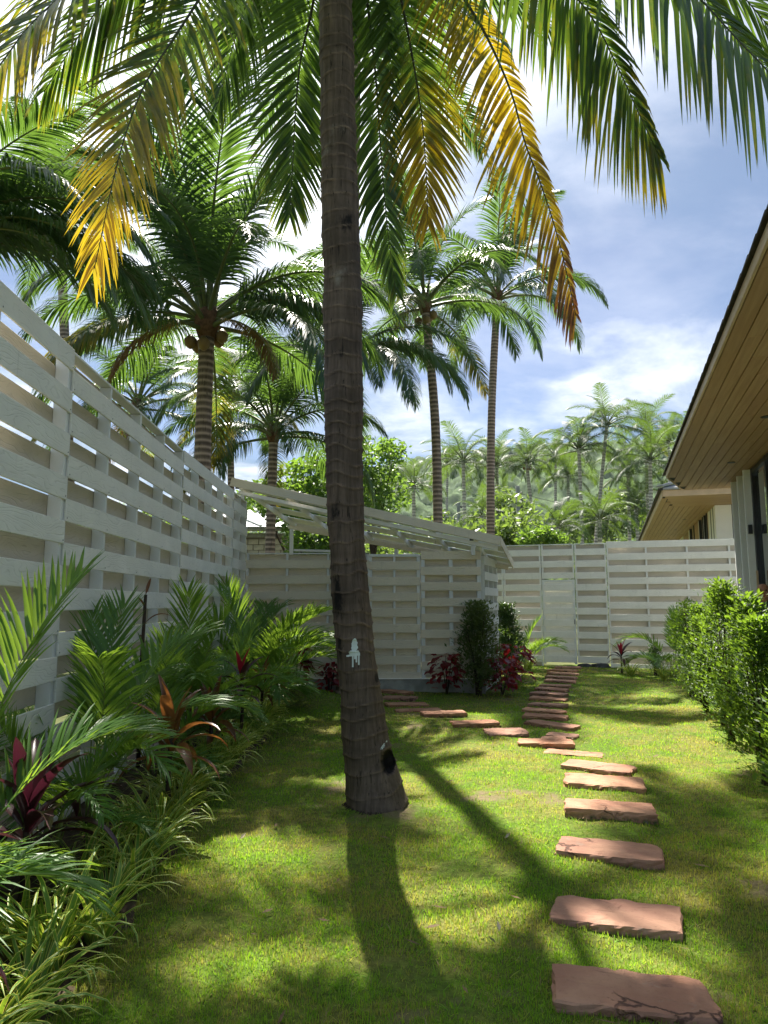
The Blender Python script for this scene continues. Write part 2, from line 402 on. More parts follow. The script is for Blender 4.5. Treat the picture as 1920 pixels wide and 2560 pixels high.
M['cordy_brown'] = mat_leaf('cordyline_bronze', (0.085, 0.034, 0.016), (0.15, 0.065, 0.026), (0.45, 0.17, 0.04), 0.34, 0.35, 0.5)
M['cordy_red'] = mat_leaf('cordyline_red', (0.20, 0.008, 0.025), (0.34, 0.02, 0.045), (0.7, 0.03, 0.06), 0.35, 0.3, 0.5)
M['redleaf'] = mat_leaf('red_leaf', (0.085, 0.006, 0.012), (0.22, 0.015, 0.020), (0.55, 0.03, 0.03), 0.35, 0.32, 0.5)
M['stripe'] = mat_leaf('striped_blade', (0.12, 0.24, 0.03), (0.16, 0.28, 0.04), (0.30, 0.45, 0.03), 0.30, 0.4, 0.4,
                       stripe=((0.76, 0.70, 0.15), (0.75, 0.72, 0.12)))
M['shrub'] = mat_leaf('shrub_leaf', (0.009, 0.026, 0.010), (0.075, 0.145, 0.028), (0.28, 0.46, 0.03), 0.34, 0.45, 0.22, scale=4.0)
M['shrub_dark'] = mat_leaf('shrub_leaf_dark', (0.020, 0.050, 0.022), (0.045, 0.095, 0.030), (0.16, 0.28, 0.04), 0.32, 0.35, 0.5, scale=4.0)
M['shrub_grey'] = mat_leaf('shrub_leaf_grey', (0.030, 0.055, 0.022), (0.085, 0.13, 0.045), (0.26, 0.34, 0.06), 0.34, 0.4, 0.4, scale=4.0)
M['twig'] = mat_plain('twig_bark', (0.055, 0.040, 0.028), 0.9, 0.1, 0, 0.3)
M['treeleaf'] = mat_leaf('tree_leaf', (0.030, 0.075, 0.018), (0.070, 0.14, 0.028), (0.24, 0.40, 0.04), 0.42, 0.4, 0.4, scale=0.8)
M['bushleaf'] = mat_leaf('undergrowth_leaf', (0.018, 0.045, 0.014), (0.060, 0.11, 0.028), (0.24, 0.36, 0.05), 0.40, 0.4, 0.4, scale=0.25)

def grass_nodes(t):
    p = t.pos()
    big = t.noise(p, 0.75, 4.0, 0.6, 0.4); mid = t.noise(p, 3.2, 5.0, 0.65); sm = t.noise(p, 22.0, 4.0, 0.7)
    k = t.math('ADD', t.math('MULTIPLY', big, 0.55), t.math('MULTIPLY', mid, 0.45))
    return p, k, sm
def mat_lawn():
    t = NT('lawn_turf'); p, k, sm = grass_nodes(t)
    c = t.mix(t.ramp(k, 0.40, 0.62), (0.10, 0.175, 0.018), (0.20, 0.185, 0.05))
    c = t.mix(t.math('MULTIPLY', t.ramp(sm, 0.35, 0.7), 0.7), c, (0.055, 0.065, 0.016))
    bare = t.math('MULTIPLY', t.attr('bare'), t.ramp(sm, 0.3, 0.6, 0.55, 1.0))
    c = t.mix(bare, c, t.mix(sm, (0.11, 0.085, 0.045), (0.22, 0.175, 0.10)))
    return t.done(t.bsdf(c, 0.9, 0.1, t.bump(sm, 0.9, 0.03)))
def mat_blade():
    t = NT('grass_blade'); p, k, sm = grass_nodes(t); fr = t.attr('fr')
    kk = t.math('ADD', k, t.math('MULTIPLY', t.math('SUBTRACT', fr, 0.5), 0.22))
    y = t.ramp(kk, 0.45, 0.60)
    c = t.mix(y, (0.120, 0.255, 0.014), (0.29, 0.275, 0.055)); tr = t.mix(y, (0.42, 0.72, 0.03), (0.70, 0.66, 0.10))
    straw = t.ramp(fr, 0.90, 0.96); c = t.mix(straw, c, (0.30, 0.25, 0.12)); tr = t.mix(straw, tr, (0.4, 0.32, 0.12))
    b = t.bsdf(c, 0.6, 0.25)
    tl = t.n('ShaderNodeBsdfTranslucent'); t.L(tr, tl.inputs[0])
    ms = t.n('ShaderNodeMixShader'); ms.inputs[0].default_value = 0.42; t.L(b, ms.inputs[1]); t.L(tl.outputs[0], ms.inputs[2])
    return t.done(ms.outputs[0])
M['lawn'] = mat_lawn(); M['blade'] = mat_blade()
def mat_hill():
    t = NT('forest_hill'); p = t.pos()
    a = t.noise(p, 0.09, 5.0, 0.65); b = t.noise(p, 0.5, 4.0, 0.7)
    k = t.math('ADD', t.math('MULTIPLY', a, 0.5), t.math('MULTIPLY', b, 0.5))
    c = t.mix(t.ramp(k, 0.35, 0.65), (0.022, 0.052, 0.018), (0.075, 0.125, 0.038))
    return t.done(t.bsdf(c, 0.9, 0.1))
M['hill'] = mat_hill()
M['groundfar'] = mat_plain('ground_earth', (0.075, 0.085, 0.030), 0.95, 0.1, 0, 0.3, 0.4)

# ------------------------------------------------------------------ ground, lawn, bed, hill
def bed_edge(y): return -1.22 - 0.035 * y - 0.05 * math.sin(y * 1.3)      # lawn's left edge
def lawn_z(x, y):
    z = 0.045 * mnoise.noise(Vector((x * 0.55, y * 0.55, 0.3))) + 0.024 * mnoise.noise(Vector((x * 1.9, y * 1.9, 4.0))) + 0.013 * mnoise.noise(Vector((x * 4.5, y * 4.5, 8.0))) - 0.05 * max(0, mnoise.noise(Vector((x * 2.6, y * 2.6, 21.0))) - 0.42)
    # soil mound at the palm's foot and a bank at the far left
    d = math.hypot(x + 0.06, y - 5.55); z += (0.06 + 0.04 * mnoise.noise(Vector((x * 7, y * 7, 2)))) * math.exp(-(d / 0.40) ** 2)
    d = math.hypot((x + 1.35) / 0.55, (y - 11.7) / 0.8); z += 0.20 * math.exp(-d * d)
    return z
def bare_at(x, y):
    n = mnoise.noise(Vector((x * 1.25, y * 1.25, 33))) + 0.5 * mnoise.noise(Vector((x * 4.1, y * 4.1, 12))) + 0.3 * mnoise.noise(Vector((x * 13, y * 13, 5)))
    d = math.hypot(x + 0.06, y - 5.55)
    n += 0.55 * math.exp(-(d / 0.38) ** 2) - 0.08
    return max(0.0, min(1.0, (n - 0.42) / 0.22))
def grid_obj(name, xs, ys, fz, mat, smooth=True):
    v = [(x, y, fz(x, y)) for y in ys for x in xs]; nx = len(xs)
    f = [(j * nx + i, j * nx + i + 1, (j + 1) * nx + i + 1, (j + 1) * nx + i) for j in range(len(ys) - 1) for i in range(nx - 1)]
    return put(name, mesh(name, v, f, mat, smooth))
g = grid_obj('ground', [-900 + 60 * i for i in range(31)], [-300 + 60 * i for i in range(31)], lambda x, y: -0.14, M['groundfar'])
tag(g, kind='structure')
def lin(a, b, n): return [a + (b - a) * i / n for i in range(n + 1)]
ys = lin(-2.5, 2, 20) + lin(2, 9, 190)[1:] + lin(9, 18.6, 80)[1:]
v, f = [], []
nx = 130
for y in ys:
    x0, x1 = bed_edge(y), 9.2
    for i in range(nx + 1):
        u = i / nx; x = x0 + (x1 - x0) * (u ** 1.15)
        v.append((x, y, lawn_z(x, y)))
for j in range(len(ys) - 1):
    for i in range(nx):
        a = j * (nx + 1) + i; f.append((a, a + 1, a + nx + 2, a + nx + 1))
tag(put('lawn', mesh('lawn', v, f, M['lawn'], True, None, {'bare': [bare_at(p[0], p[1]) for p in v]})), kind='structure')
v, f = [], []
ysb = lin(-2.5, 12.8, 120)
for y in ysb:
    for i in range(15):
        u = i / 14; x = -2.75 + (bed_edge(y) + 0.14 + 2.75) * u
        z = 0.045 * math.sin(min(u * 1.12, 1) * math.pi) + 0.02 * mnoise.noise(Vector((x * 4, y * 4, 1))) + 0.012 * mnoise.noise(Vector((x * 14, y * 14, 1))) - (0.05 if u > 0.97 else 0)
        v.append((x, y, z))
for j in range(len(ysb) - 1):
    for i in range(14):
        a = j * 15 + i; f.append((a, a + 1, a + 16, a + 15))
tag(put('garden_soil', mesh('garden_soil', v, f, M['soil'], True)), kind='structure')

def hill_z(x, y):
    ridge = 62 + 10 * math.sin(x * 0.012 + 0.6) + 0.085 * x
    t = max(0.0, min(1.0, (y - 170) / 200)); s = t * t * (3 - 2 * t)
    z = -6 + (ridge + 6) * s + 6 * mnoise.noise(Vector((x * 0.02, y * 0.02, 0)))
    d = mnoise.voronoi(Vector((x * 0.16, y * 0.16, 0)))[0][0]
    return z + 4.2 * (1 - min(d * 1.5, 1.0) ** 2) * (0.4 + s) + 1.2 * mnoise.noise(Vector((x * 0.7, y * 0.7, 3)))
h = grid_obj('hill', lin(-110, 260, 210), lin(165, 400, 130), hill_z, M['hill']); tag(h, kind='structure')

# ------------------------------------------------------------------ fences
def weave(root, a, b, z0, z1, nbay, start, period, slat_h, inward, mf, mb, cap=True, depth=0.10, pw=0.04, screws=True, th=0.016):
    """one module of woven boards: boards on both faces of the posts, staggered"""
    a, b = Vector((a[0], a[1], 0)), Vector((b[0], b[1], 0)); d = (b - a).normalized(); inw = Vector((inward[0], inward[1], 0)).normalized()
    gap = period - slat_h; up = Vector((0, 0, 1))
    for i in range(nbay + 1):
        p = a + (b - a) * (i / nbay)
        p += d * (pw / 2 + 0.006 if i == 0 else (-pw / 2 - 0.006 if i == nbay else 0))
        beam('post', root, p + up * z0, p + up * (z1 - (0.024 if cap else 0)), pw, depth, M['white'], up=inw)
    fz = z1 - (gap if start else 0)
    e = d * 0.004
    k = 0
    while True:
        top = fz - k * period; bot = max(top - slat_h, z0)
        if top - z0 < 0.05: break
        m = (top + bot) / 2; o = inw * (depth / 2 + th / 2 + 0.001)
        beam('slat', root, a + e + o + up * m, b - e + o + up * m, th, top - bot, mf, ch=0.003)
        if screws:
            for i in range(nbay + 1):
                p = a + (b - a) * (i / nbay); p += d * (pw / 2 + 0.006 if i == 0 else (-pw / 2 - 0.006 if i == nbay else 0))
                q = p + o + inw * (th / 2 + 0.001) + up * (bot + 0.025)
                SCREWS.append((root, q, inw))
        k += 1
    bz = z1 if start else z1 - slat_h; k = 0
    while True:
        top = bz - k * period + 0.030; bot = max(top - gap - 0.034, z0)
        if k == 0 and start: top = z1 - 0.03
        if top - z0 < 0.05: break
        m = (top + bot) / 2; o = -inw * (depth / 2 + th / 2 + 0.001)
        beam('slat', root, a + e + o + up * m, b - e + o + up * m, th, top - bot, mb, ch=0.003)
        k += 1
    if cap:
        beam('cap_rail', root, a + up * (z1 - 0.011), b + up * (z1 - 0.011), depth + 0.004, 0.022, M['white'])
SCREWS = []
LF = [(-2.16, 1.75), (-2.335, 5.02), (-2.485, 8.45), (-2.525, 11.55), (-2.555, 12.86)]
t = thing('fence', (LF[0][0], LF[0][1], 0), 'tall woven white board fence along the left side of the garden', 'fence')
for i in range(4):
    n = (1, 0.035)
    weave(t, LF[i], LF[i + 1], 0.0, 3.40, (3, 4, 4, 2)[i], i % 2, 0.316, 0.164, n, M['slat'], M['slat_back_shade'], cap=(i % 2 == 1))

def fl(X): return (X, 18.3 - 0.319 * (X - 4.13))
t2 = thing('fence', (*fl(2.2), 0), 'woven white board fence across the back right with a gate in it', 'fence')
inb = (-0.304, -0.953)
GX0, GX1, SX = 4.056, 4.835, 5.58
weave(t2, fl(2.2), fl(3.12), 0.0, 3.07, 1, 1, 0.297, 0.165, inb, M['slat_far'], M['slat_far_back_shade'], screws=False)
weave(t2, fl(3.12), fl(GX0 - 0.01), 0.0, 3.07, 1, 1, 0.297, 0.165, inb, M['slat_far'], M['slat_far_back_shade'], screws=False)
weave(t2, fl(GX0 + 0.0), fl(GX1), 2.19, 3.07, 1, 1, 0.297, 0.165, inb, M['slat_far'], M['slat_far_back_shade'], screws=False)
weave(t2, fl(GX1 + 0.01), fl(SX), 0.10, 3.07, 1, 1, 0.297, 0.165, inb, M['slat_far'], M['slat_far_back_shade'], screws=False)
weave(t2, fl(SX + 0.005), fl(9.15), 0.0, 3.10, 4, 0, 0.300, 0.165, inb, M['slat_far'], M['slat_far_back_shade'], cap=False, screws=False)
# gate
gt = thing('gate', (*fl(GX0), 0), 'narrow white slatted gate in the back fence at the end of the stone path', 'gate')
o = Vector((-0.304, -0.953, 0)).normalized() * 0.03; up = Vector((0, 0, 1))
ga, gb = Vector((*fl(GX0 + 0.03), 0)) + o, Vector((*fl(GX1 - 0.03), 0)) + o
for p in (ga, gb): beam('stile', gt, p + up * 0.06, p + up * 2.17, 0.06, 0.05, M['white'], up=o.normalized())
beam('rail', gt, ga + up * 2.14, gb + up * 2.14, 0.044, 0.05, M['white'])
z = 3.07 - 0.132 - 3 * 0.297
beam('slat', gt, ga + up * (z + 0.045), gb + up * (z + 0.045), 0.012, 0.10, M['slat_far'])
while z > 0.1:
    q = o.normalized() * 0.036
    beam('slat', gt, ga + q + up * (z - 0.0825), gb + q + up * (z - 0.0825), 0.016, 0.165, M['slat_far'])
    q = o.normalized() * -0.012
    if z - 0.165 > 0.2: beam('slat', gt, ga + q + up * (z - 0.232), gb + q + up * (z - 0.232), 0.012, 0.14, M['slat_far'])
    z -= 0.297
beam('latch', gt, gb + o.normalized() * 0.05 - up * -1.05, gb + o.normalized() * 0.05 + up * 1.17, 0.03, 0.02, M['steel'], up=o.normalized())

# ------------------------------------------------------------------ shed
SY = 12.93
sh = thing('shed', (-0.4, SY, 0), 'white slatted garden shed with a sloping open board roof on posts', 'shed')
inw = (0, -1)
XS = [-2.47, -1.82, -1.10, -0.27]
def sx(px): return (px - CX) / F * (SY * math.cos(PITCH) + 0.2)
weave(sh, (-2.5, SY), (-0.27, SY), 0.24, 2.47, 3, 1, 0.281, 0.150, inw, M['shedwood'], M['shedwood'], screws=False, cap=True)
# door
dr = thing('door', (0, 0, 0), None, None); dr.parent = sh; dr.location = (0, 0, 0)
dx0, dx1 = sx(922), sx(1049)
def dbeam(name, a, b, wd, h, m): beam(name, dr, a, b, wd, h, m, up=Vector((0, -1, 0)) if abs(a[2] - b[2]) > 0.1 else Vector((0, 0, 1)))
for x in (dx0 + 0.03, (dx0 + dx1) / 2, dx1 - 0.03):
    dbeam('frame', (x, SY, 0.27), (x, SY, 2.40), 0.06 if x != (dx0 + dx1) / 2 else 0.04, 0.06, M['white'])
dbeam('frame', (dx0, SY - 0.002, 2.425), (dx1, SY - 0.002, 2.425), 0.07, 0.05, M['white'])
dbeam('frame', (dx0, SY - 0.002, 0.265), (dx1, SY - 0.002, 0.265), 0.07, 0.05, M['white'])
z = 2.32
while z > 0.35:
    dbeam('slat', (dx0 + 0.01, SY - 0.042, z - 0.08), (dx1 - 0.01, SY - 0.042, z - 0.08), 0.016, 0.150, M['shedwood'])
    dbeam('slat', (dx0 + 0.01, SY + 0.042, z + 0.055), (dx1 - 0.01, SY + 0.042, z + 0.055), 0.016, 0.131, M['shedwood'])
    z -= 0.281
beam('door_post', sh, (dx0 - 0.045, SY, 0.24), (dx0 - 0.045, SY, 2.47), 0.05, 0.10, M['white'], up=Vector((0, -1, 0)))
weave(sh, (-0.265, SY), (dx0 - 0.08, SY), 0.24, 2.47, 1, 1, 0.281, 0.150, inw, M['shedwood'], M['shedwood'], screws=False)
weave(sh, (dx1 + 0.01, SY), (1.755, SY), 0.24, 2.50, 2, 0, 0.281, 0.150, inw, M['shedwood'], M['shedwood'], screws=False, cap=False, pw=0.07)
# side wall and back wall
bk = Vector((1.765, SY + 0.05, 0)) + E * 1.62
weave(sh, (1.775, SY + 0.08), (bk.x, bk.y), 0.0, 2.42, 3, 0, 0.281, 0.150, (N.x, N.y), M['white'], M['white'], screws=False, cap=False)
weave(sh, (-2.0, SY + 1.85), (bk.x - 0.12, bk.y + 0.1), 0.0, 2.55, 4, 0, 0.281, 0.180, inw, M['slat_far'], M['slat_far'], screws=False, cap=False)
beam('plinth', sh, (-2.5, SY + 0.02, 0.06), (1.80, SY + 0.02, 0.06), 0.20, 0.34, M['concrete'], ch=0.01)
beam('sill', sh, (-2.5, SY - 0.045, 0.2345), (1.79, SY - 0.045, 0.2345), 0.10, 0.008, M['housewhite'])
beam('plinth', sh, Vector((1.73, SY + 0.14, 0.03)), Vector((bk.x - 0.03, bk.y, 0.03)), 0.16, 0.3, M['concrete'], ch=0.01)
# sloping roof
A, B = at(577, 1204, 12.72), at(1250, 1352, 12.60)
D, C_ = at(728, 1310, 14.75), at(1281, 1412, 14.35)
def rp(u, v): return (A.lerp(B, u)).lerp(D.lerp(C_, u), v)
rn = (B - A).cross(D - A).normalized()
if rn.z < 0: rn = -rn
beam('fascia', sh, rp(0, 0), rp(1, 0), 0.022, 0.155, M['shedwood'])
beam('fascia', sh, rp(1, 0) + Vector((0.012, 0, 0)), rp(1, 1) + Vector((0.012, 0, 0)), 0.022, 0.155, M['shedwood'])
beam('fascia', sh, rp(0, 1), rp(1, 1), 0.022, 0.10, M['shedwood'])
rows = 4
for i in range(rows):
    v0 = (i + 0.5) / rows
    cuts = [0.002, 0.36, 0.70, 0.998]
    for k in range(3):
        beam('roof_slat', sh, rp(cuts[k] + 0.001, v0) + rn * 0.02, rp(cuts[k + 1] - 0.001, v0) + rn * 0.02, 0.34, 0.016, M['roofwhite'], up=rn)
for u in (0.025, 0.20, 0.38, 0.56, 0.74, 0.90):
    beam('rafter', sh, rp(u, 0.01) - rn * 0.035, rp(u, 0.985) - rn * 0.035, 0.05, 0.08, M['roofwhite'], up=rn)
beam('beam', sh, rp(0.01, 0.10) - rn * 0.11, rp(0.99, 0.10) - rn * 0.11, 0.05, 0.07, M['roofwhite'], up=rn)
beam('beam', sh, rp(0.01, 0.93) - rn * 0.11, rp(0.99, 0.93) - rn * 0.11, 0.05, 0.07, M['shedwood'], up=rn)
for (u, vv, zb) in ((0.028, 0.10, 2.40), (0.028, 0.93, 2.2), (0.90, 0.10, 2.42), (0.90, 0.93, 0.0), (0.5, 0.93, 2.2)):
    q = rp(u, vv) - rn * 0.15
    beam('post', sh, (q.x, q.y, zb), (q.x, q.y, q.z), 0.07, 0.07, M['white'], up=Vector((0, -1, 0)))
for u in (0.028, 0.90):
    q = rp(u, 0.0) - rn * 0.085; beam('end_cap', sh, q + Vector((0, 0.02, 0)), q + Vector((0, 0.03, 0)), 0.07, 0.045, M['black'])
# stray beam end resting on the wall
beam('beam', sh, (-1.70, SY + 0.5, 2.56), (-0.35, SY + 0.1, 2.50), 0.05, 0.04, M['white'])

# screws on the near fence: share one mesh
sv, sf = sweep([(0, 0, 0), (0, 0, 0.003)], [0.006, 0.004], 8)
sme = mesh('screw', sv, sf, M['steel'])
cnt = 0
for (root, q, n) in SCREWS:
    P = proj(q)
    if P[2] < 0.5 or not (-20 < P[0] < 1940 and 0 < P[1] < 1700) or cnt >= 200: continue
    cnt += 1
    put('screw', sme, root, q - root.location, Vector(n).to_track_quat('Z', 'Y').to_euler())

# ------------------------------------------------------------------ houses
def house(root, a0, a1, Le, Lw, z, aend, Lend, seg, fin_specs, near=True, tile=True):
    up = Vector((0, 0, 1)); org = root.location
    # soffit planks
    wd = 0.128; n = int((Lw + 0.25 - Le) / wd)
    r = random.Random(3 + int(a0))
    for i in range(n):
        L = Le + wd * (i + 0.5)
        te = aend if not Lend else min(aend, a1 + (L - wd * .5 - Le) / max(Lend - Le, 1e-3) * (aend - a1))
        s0 = a0 + r.uniform(0, 1.5) * (0 if not near else 1); s = a0; first = True
        while s < te - 0.05:
            e2 = min(te, s + (seg * r.uniform(0.75, 1.25) if not first else seg * r.uniform(0.3, 1.0))); first = False
            if te - e2 < 0.4: e2 = te
            beam('plank', root, hp(s + 0.002, L, z), hp(e2 - 0.002, L, z), wd - 0.007, 0.016, M['wood'], ch=0.002)
            s = e2
    return
H1 = thing('house', hp(8, 3.5, 0), 'house at the right edge with timber soffit, white wall strips and dark roof edge', 'house')
Z1 = 3.64; LE1, LW1, A1c, A1e, L1e = 0.956, 2.12, 12.55, 14.0, 1.32
house(H1, 2.6, A1c, LE1, LW1, Z1, A1e, L1e, 2.6, None)
def quad_prism(root, name, pts, z0, z1, mat):
    n = len(pts); v = [Vector((p.x, p.y, z0)) - root.location for p in pts] + [Vector((p.x, p.y, z1)) - root.location for p in pts]
    f = [tuple(range(n))[::-1], tuple(range(n, 2 * n))] + [(i, (i + 1) % n, n + (i + 1) % n, n + i) for i in range(n)]
    me = mesh(name, v, f, mat)
    import bmesh
    bm = bmesh.new(); bm.from_mesh(me); bmesh.ops.recalc_face_normals(bm, faces=bm.faces); bm.to_mesh(me); bm.free()
    return put(name, me, root)
quad_prism(H1, 'soffit_backing', [hp(2.6, LE1 + .01), hp(A1c - 0.02, LE1 + .01), hp(A1e - 0.01, L1e), hp(A1e - 0.01, LW1 + 0.4), hp(2.6, LW1 + 0.4)], Z1 + 0.010, Z1 + 0.03, M['rooftile'])
def fasc(root, a, b, z, h=0.09):
    beam('fascia', root, a + Vector((0, 0, z)), b + Vector((0, 0, z)), 0.022, h, M['fascia'])
fasc(H1, hp(2.6, LE1 - 0.012), hp(A1c, LE1 - 0.012), Z1 + 0.040)
fasc(H1, hp(A1c, LE1 - 0.012), hp(A1e, L1e - 0.02), Z1 + 0.040)
fasc(H1, hp(A1e + 0.012, L1e), hp(A1e + 0.012, LW1 + 0.6), Z1 + 0.040)
def eave_tiles(root, a0, a1, L, z, step=0.27, sh=M['rooftile']):
    a = a0; i = 0
    me = box_mesh(step + 0.03, 0.36, 0.018, sh, 0.004)
    while a < a1:
        o = put('roof_tile', me, root)
        x, y = E, -N; tilt = Matrix.Rotation(R(-20), 3, 'X')
        rot = Matrix((E, -N, Vector((0, 0, 1)))).transposed() @ Matrix.Rotation(R(-14), 3, 'X') @ Matrix.Rotation(R(1.8), 3, 'Y')
        m = rot.to_4x4(); m.translation = hp(a + step / 2, L + 0.10, z) - root.location
        o.matrix_basis = m; a += step; i += 1
eave_tiles(H1, 2.6, A1c + 0.1, LE1 + 0.02, Z1 + 0.135)
beam('gutter_strip', H1, hp(2.6, LE1 + 0.015, Z1 + 0.095), hp(A1c, LE1 + 0.015, Z1 + 0.095), 0.05, 0.016, M['rooftile'])
v = [hp(2.6, LE1 + 0.03, Z1 + 0.108), hp(A1c, LE1 + 0.03, Z1 + 0.108), hp(A1e, L1e, Z1 + 0.165), hp(A1e, 3.6, Z1 + 1.1), hp(2.6, 3.6, Z1 + 1.1)]
put('roof', mesh('roof', [p - H1.location for p in v] + [p - H1.location + Vector((0, 0, .03)) for p in v], [(0, 1, 2, 3, 4)[::-1], (5, 6, 7, 8, 9), (0, 1, 6, 5), (1, 2, 7, 6), (2, 3, 8, 7)], M['rooftile']), H1)
# wall: white vertical strips, louvre siding with the groove shade put into its grey, then a black-framed glass door
def wstrip(name, a0, a1, proud, mat, z0=0.0, z1=Z1 - 0.009, th=0.06):
    L = LW1 + 0.06 - proud
    return beam(name, H1, hp((a0 + a1) / 2, L + th / 2, z0), hp((a0 + a1) / 2, L + th / 2, z1), a1 - a0, th, mat, up=N)
for a in (13.30, 12.70, 12.13):
    beam('wall_fin', H1, hp(a, LW1 - 0.035, 0.0), hp(a, LW1 - 0.035, Z1 - 0.009), 0.045, 0.13, M['housewhite'], up=N)
M['siding'] = mat_plain('shade_grey_siding', (0.16, 0.16, 0.16), 0.6, 0.3, 0, 0.1)  # white boards between the fins, their shadow painted in as dark grey
z = 0.0
while z < Z1 - 0.1:
    for a0_, a1_ in ((12.73, 13.27), (12.16, 12.67)):
        beam('siding_board', H1, hp(a0_, LW1 + 0.03, z + 0.06), hp(a1_, LW1 + 0.03, z + 0.06), 0.02, 0.135, M['siding'], up=(Vector((0, 0, 1)) + N * 0.16).normalized())
    z += 0.12
beam('wall_recess', H1, hp(12.72, LW1 + 0.10, 0), hp(12.72, LW1 + 0.10, Z1 - 0.01), 1.18, 0.06, M['black'], up=N)
beam('wall', H1, hp(13.36, LW1 + 0.08, 1.8), hp(13.36, LW1 + 4, 1.8), 0.10, 3.6, M['housewhite'])
gl = beam('glass_door', H1, hp(9.0, LW1 + 0.05, 1.75), hp(12.0, LW1 + 0.05, 1.75), 0.012, 3.5, M['glass'])
for a in (12.03, 11.0, 9.7, 9.0): beam('door_frame', H1, hp(a, LW1 + 0.03, 0.0), hp(a, LW1 + 0.03, Z1 - 0.012), 0.09, 0.07, M['black'], up=N)
beam('door_frame', H1, hp(9.05, LW1 + 0.028, Z1 - 0.05), hp(12.0, LW1 + 0.028, Z1 - 0.05), 0.06, 0.07, M['black'])
beam('door_pull', H1, hp(11.90, LW1 - 0.03, 1.45), hp(11.90, LW1 - 0.03, 2.05), 0.02, 0.03, M['fascia'], up=N)
beam('wall_lamp', H1, hp(12.07, LW1 - 0.055, 2.62), hp(12.07, LW1 - 0.055, 2.76), 0.06, 0.06, M['black'], up=N)
beam('wall_panel', H1, hp(5.8, LW1 + 0.04, 0), hp(5.8, LW1 + 0.04, Z1 - 0.01), 6.2, 0.08, M['housewhite'], up=N)
beam('terrace', H1, hp(3.0, LW1 - 0.13, 0.03), hp(13.9, LW1 - 0.13, 0.03), 0.5, 0.1, M['concrete'])
lv, lf = sweep([(0, 0, 0), (0, 0, 0.006), (0, 0, 0.006), (0, 0, 0.02)], [0.055, 0.055, 0.035, 0.035], 20)
lme = mesh('downlight', lv, lf, M['black'])
for (pxx, pyy) in ((1915, 1043), (1828, 1157)):
    q = ground(pxx, pyy, Z1 - 0.016); put('downlight', lme, H1, q - H1.location)

H2 = thing('house', hp(24, 4.5, 0), 'second timber-eaved house standing beyond the back fence at right', 'house')
Z2, LE2, LW2, A20, A21 = 4.33, 1.36, 2.86, 19.6, 36.0
def h2(name, a, b, wd, h, m, up=Vector((0, 0, 1))): return beam(name, H2, a, b, wd, h, m, up=up, ch=0.003)
wd = 0.145; n = int((LW2 + 0.1 - LE2) / wd)
for i in range(n + 2):
    L = LE2 + wd * (i + 0.5)
    st = A20 + 0.03 + min(2.2, (L - LE2) / 0.18)
    r = random.Random(i); q_ = st
    while q_ < A21:
        e2 = min(A21, q_ + r.uniform(2.2, 4.5)); h2('plank', hp(q_ + .003, L, Z2), hp(e2 - .003, L, Z2), wd - 0.012, 0.016, M['wood']); q_ = e2
for i in range(4):
    a = A20 + 0.55 * (i + 0.5); h2('plank', hp(a, LE2 + 0.02 + 0.18 * (0.55 * (i + 0.5)), Z2), hp(a, 6.4, Z2), 0.538, 0.016, M['wood'])
quad_prism(H2, 'soffit_backing', [hp(A20 + .01, LE2 + .01), hp(A21, LE2 + .01), hp(A21, 6.4), hp(A20 + .01, 6.4)], Z2 + 0.009, Z2 + 0.03, M['rooftile'])
h2('fascia', hp(A20, LE2 - 0.012, Z2 + 0.07), hp(A21, LE2 - 0.012, Z2 + 0.07), 0.022, 0.17, M['fascia'])
h2('fascia', hp(A20 - 0.012, LE2, Z2 + 0.07), hp(A20 - 0.012, 6.4, Z2 + 0.07), 0.022, 0.17, M['fascia'])
h2('roof_edge', hp(A20 - 0.06, LE2 - 0.05, Z2 + 0.18), hp(A21, LE2 - 0.05, Z2 + 0.18), 0.12, 0.045, M['rooftile'])
h2('roof_edge', hp(A20 - 0.05, LE2, Z2 + 0.18), hp(A20 - 0.05, 6.4, Z2 + 0.18), 0.12, 0.045, M['greytile'])
v = [hp(A20 - 0.1, LE2 - 0.1, Z2 + 0.2), hp(A21, LE2 - 0.1, Z2 + 0.2), hp(A21, 5.6, Z2 + 1.9), hp(A20 + 4.2, 5.6, Z2 + 1.9), hp(A20 - 0.1, 9.5, Z2 + 0.2)]
put('roof', mesh('roof', [p - H2.location for p in v], [(0, 1, 2, 3), (0, 3, 4)], M['greytile']), H2)
h2('ridge_cap', hp(A20 - 0.08, LE2 - 0.08, Z2 + 0.25), hp(A20 + 4.2, 5.6, Z2 + 1.95), 0.2, 0.05, M['greytile'])
# end wall and long wall of the second house
h2('wall', hp(21.85, LW2, Z2 / 2 - 0.005), hp(21.85, LW2 + 0.42, Z2 / 2 - 0.005), 0.2, Z2 - 0.02, M['housewhite'])
h2('door', hp(21.9, LW2 + 0.42, Z2 / 2), hp(21.9, LW2 + 2.2, Z2 / 2), 0.1, Z2 - 0.02, M['black'])
for (a, b, m) in ((21.96, 22.25, 'housewhite'), (22.25, 22.4, 'black'), (22.4, 22.75, 'housewhite'), (22.75, 22.95, 'black'), (22.95, 23.4, 'housewhite'),
                  (23.4, 23.6, 'fascia'), (23.6, 24.3, 'glass'), (24.3, 24.6, 'housewhite'), (24.6, 25.6, 'glass'), (25.6, 26.0, 'housewhite'), (26.0, 27.2, 'wood'), (27.2, 28.6, 'glass'), (28.6, 29.2, 'housewhite'), (29.2, 31.5, 'glass'), (31.5, 36, 'housewhite')):
    nm = 'window' if m == 'glass' else 'wall_panel'
    h2(nm, hp((a + b) / 2, LW2 + 0.05, 0), hp((a + b) / 2, LW2 + 0.05, Z2 - 0.012), b - a, 0.08 if m != 'glass' else 0.05, M[m], up=N)
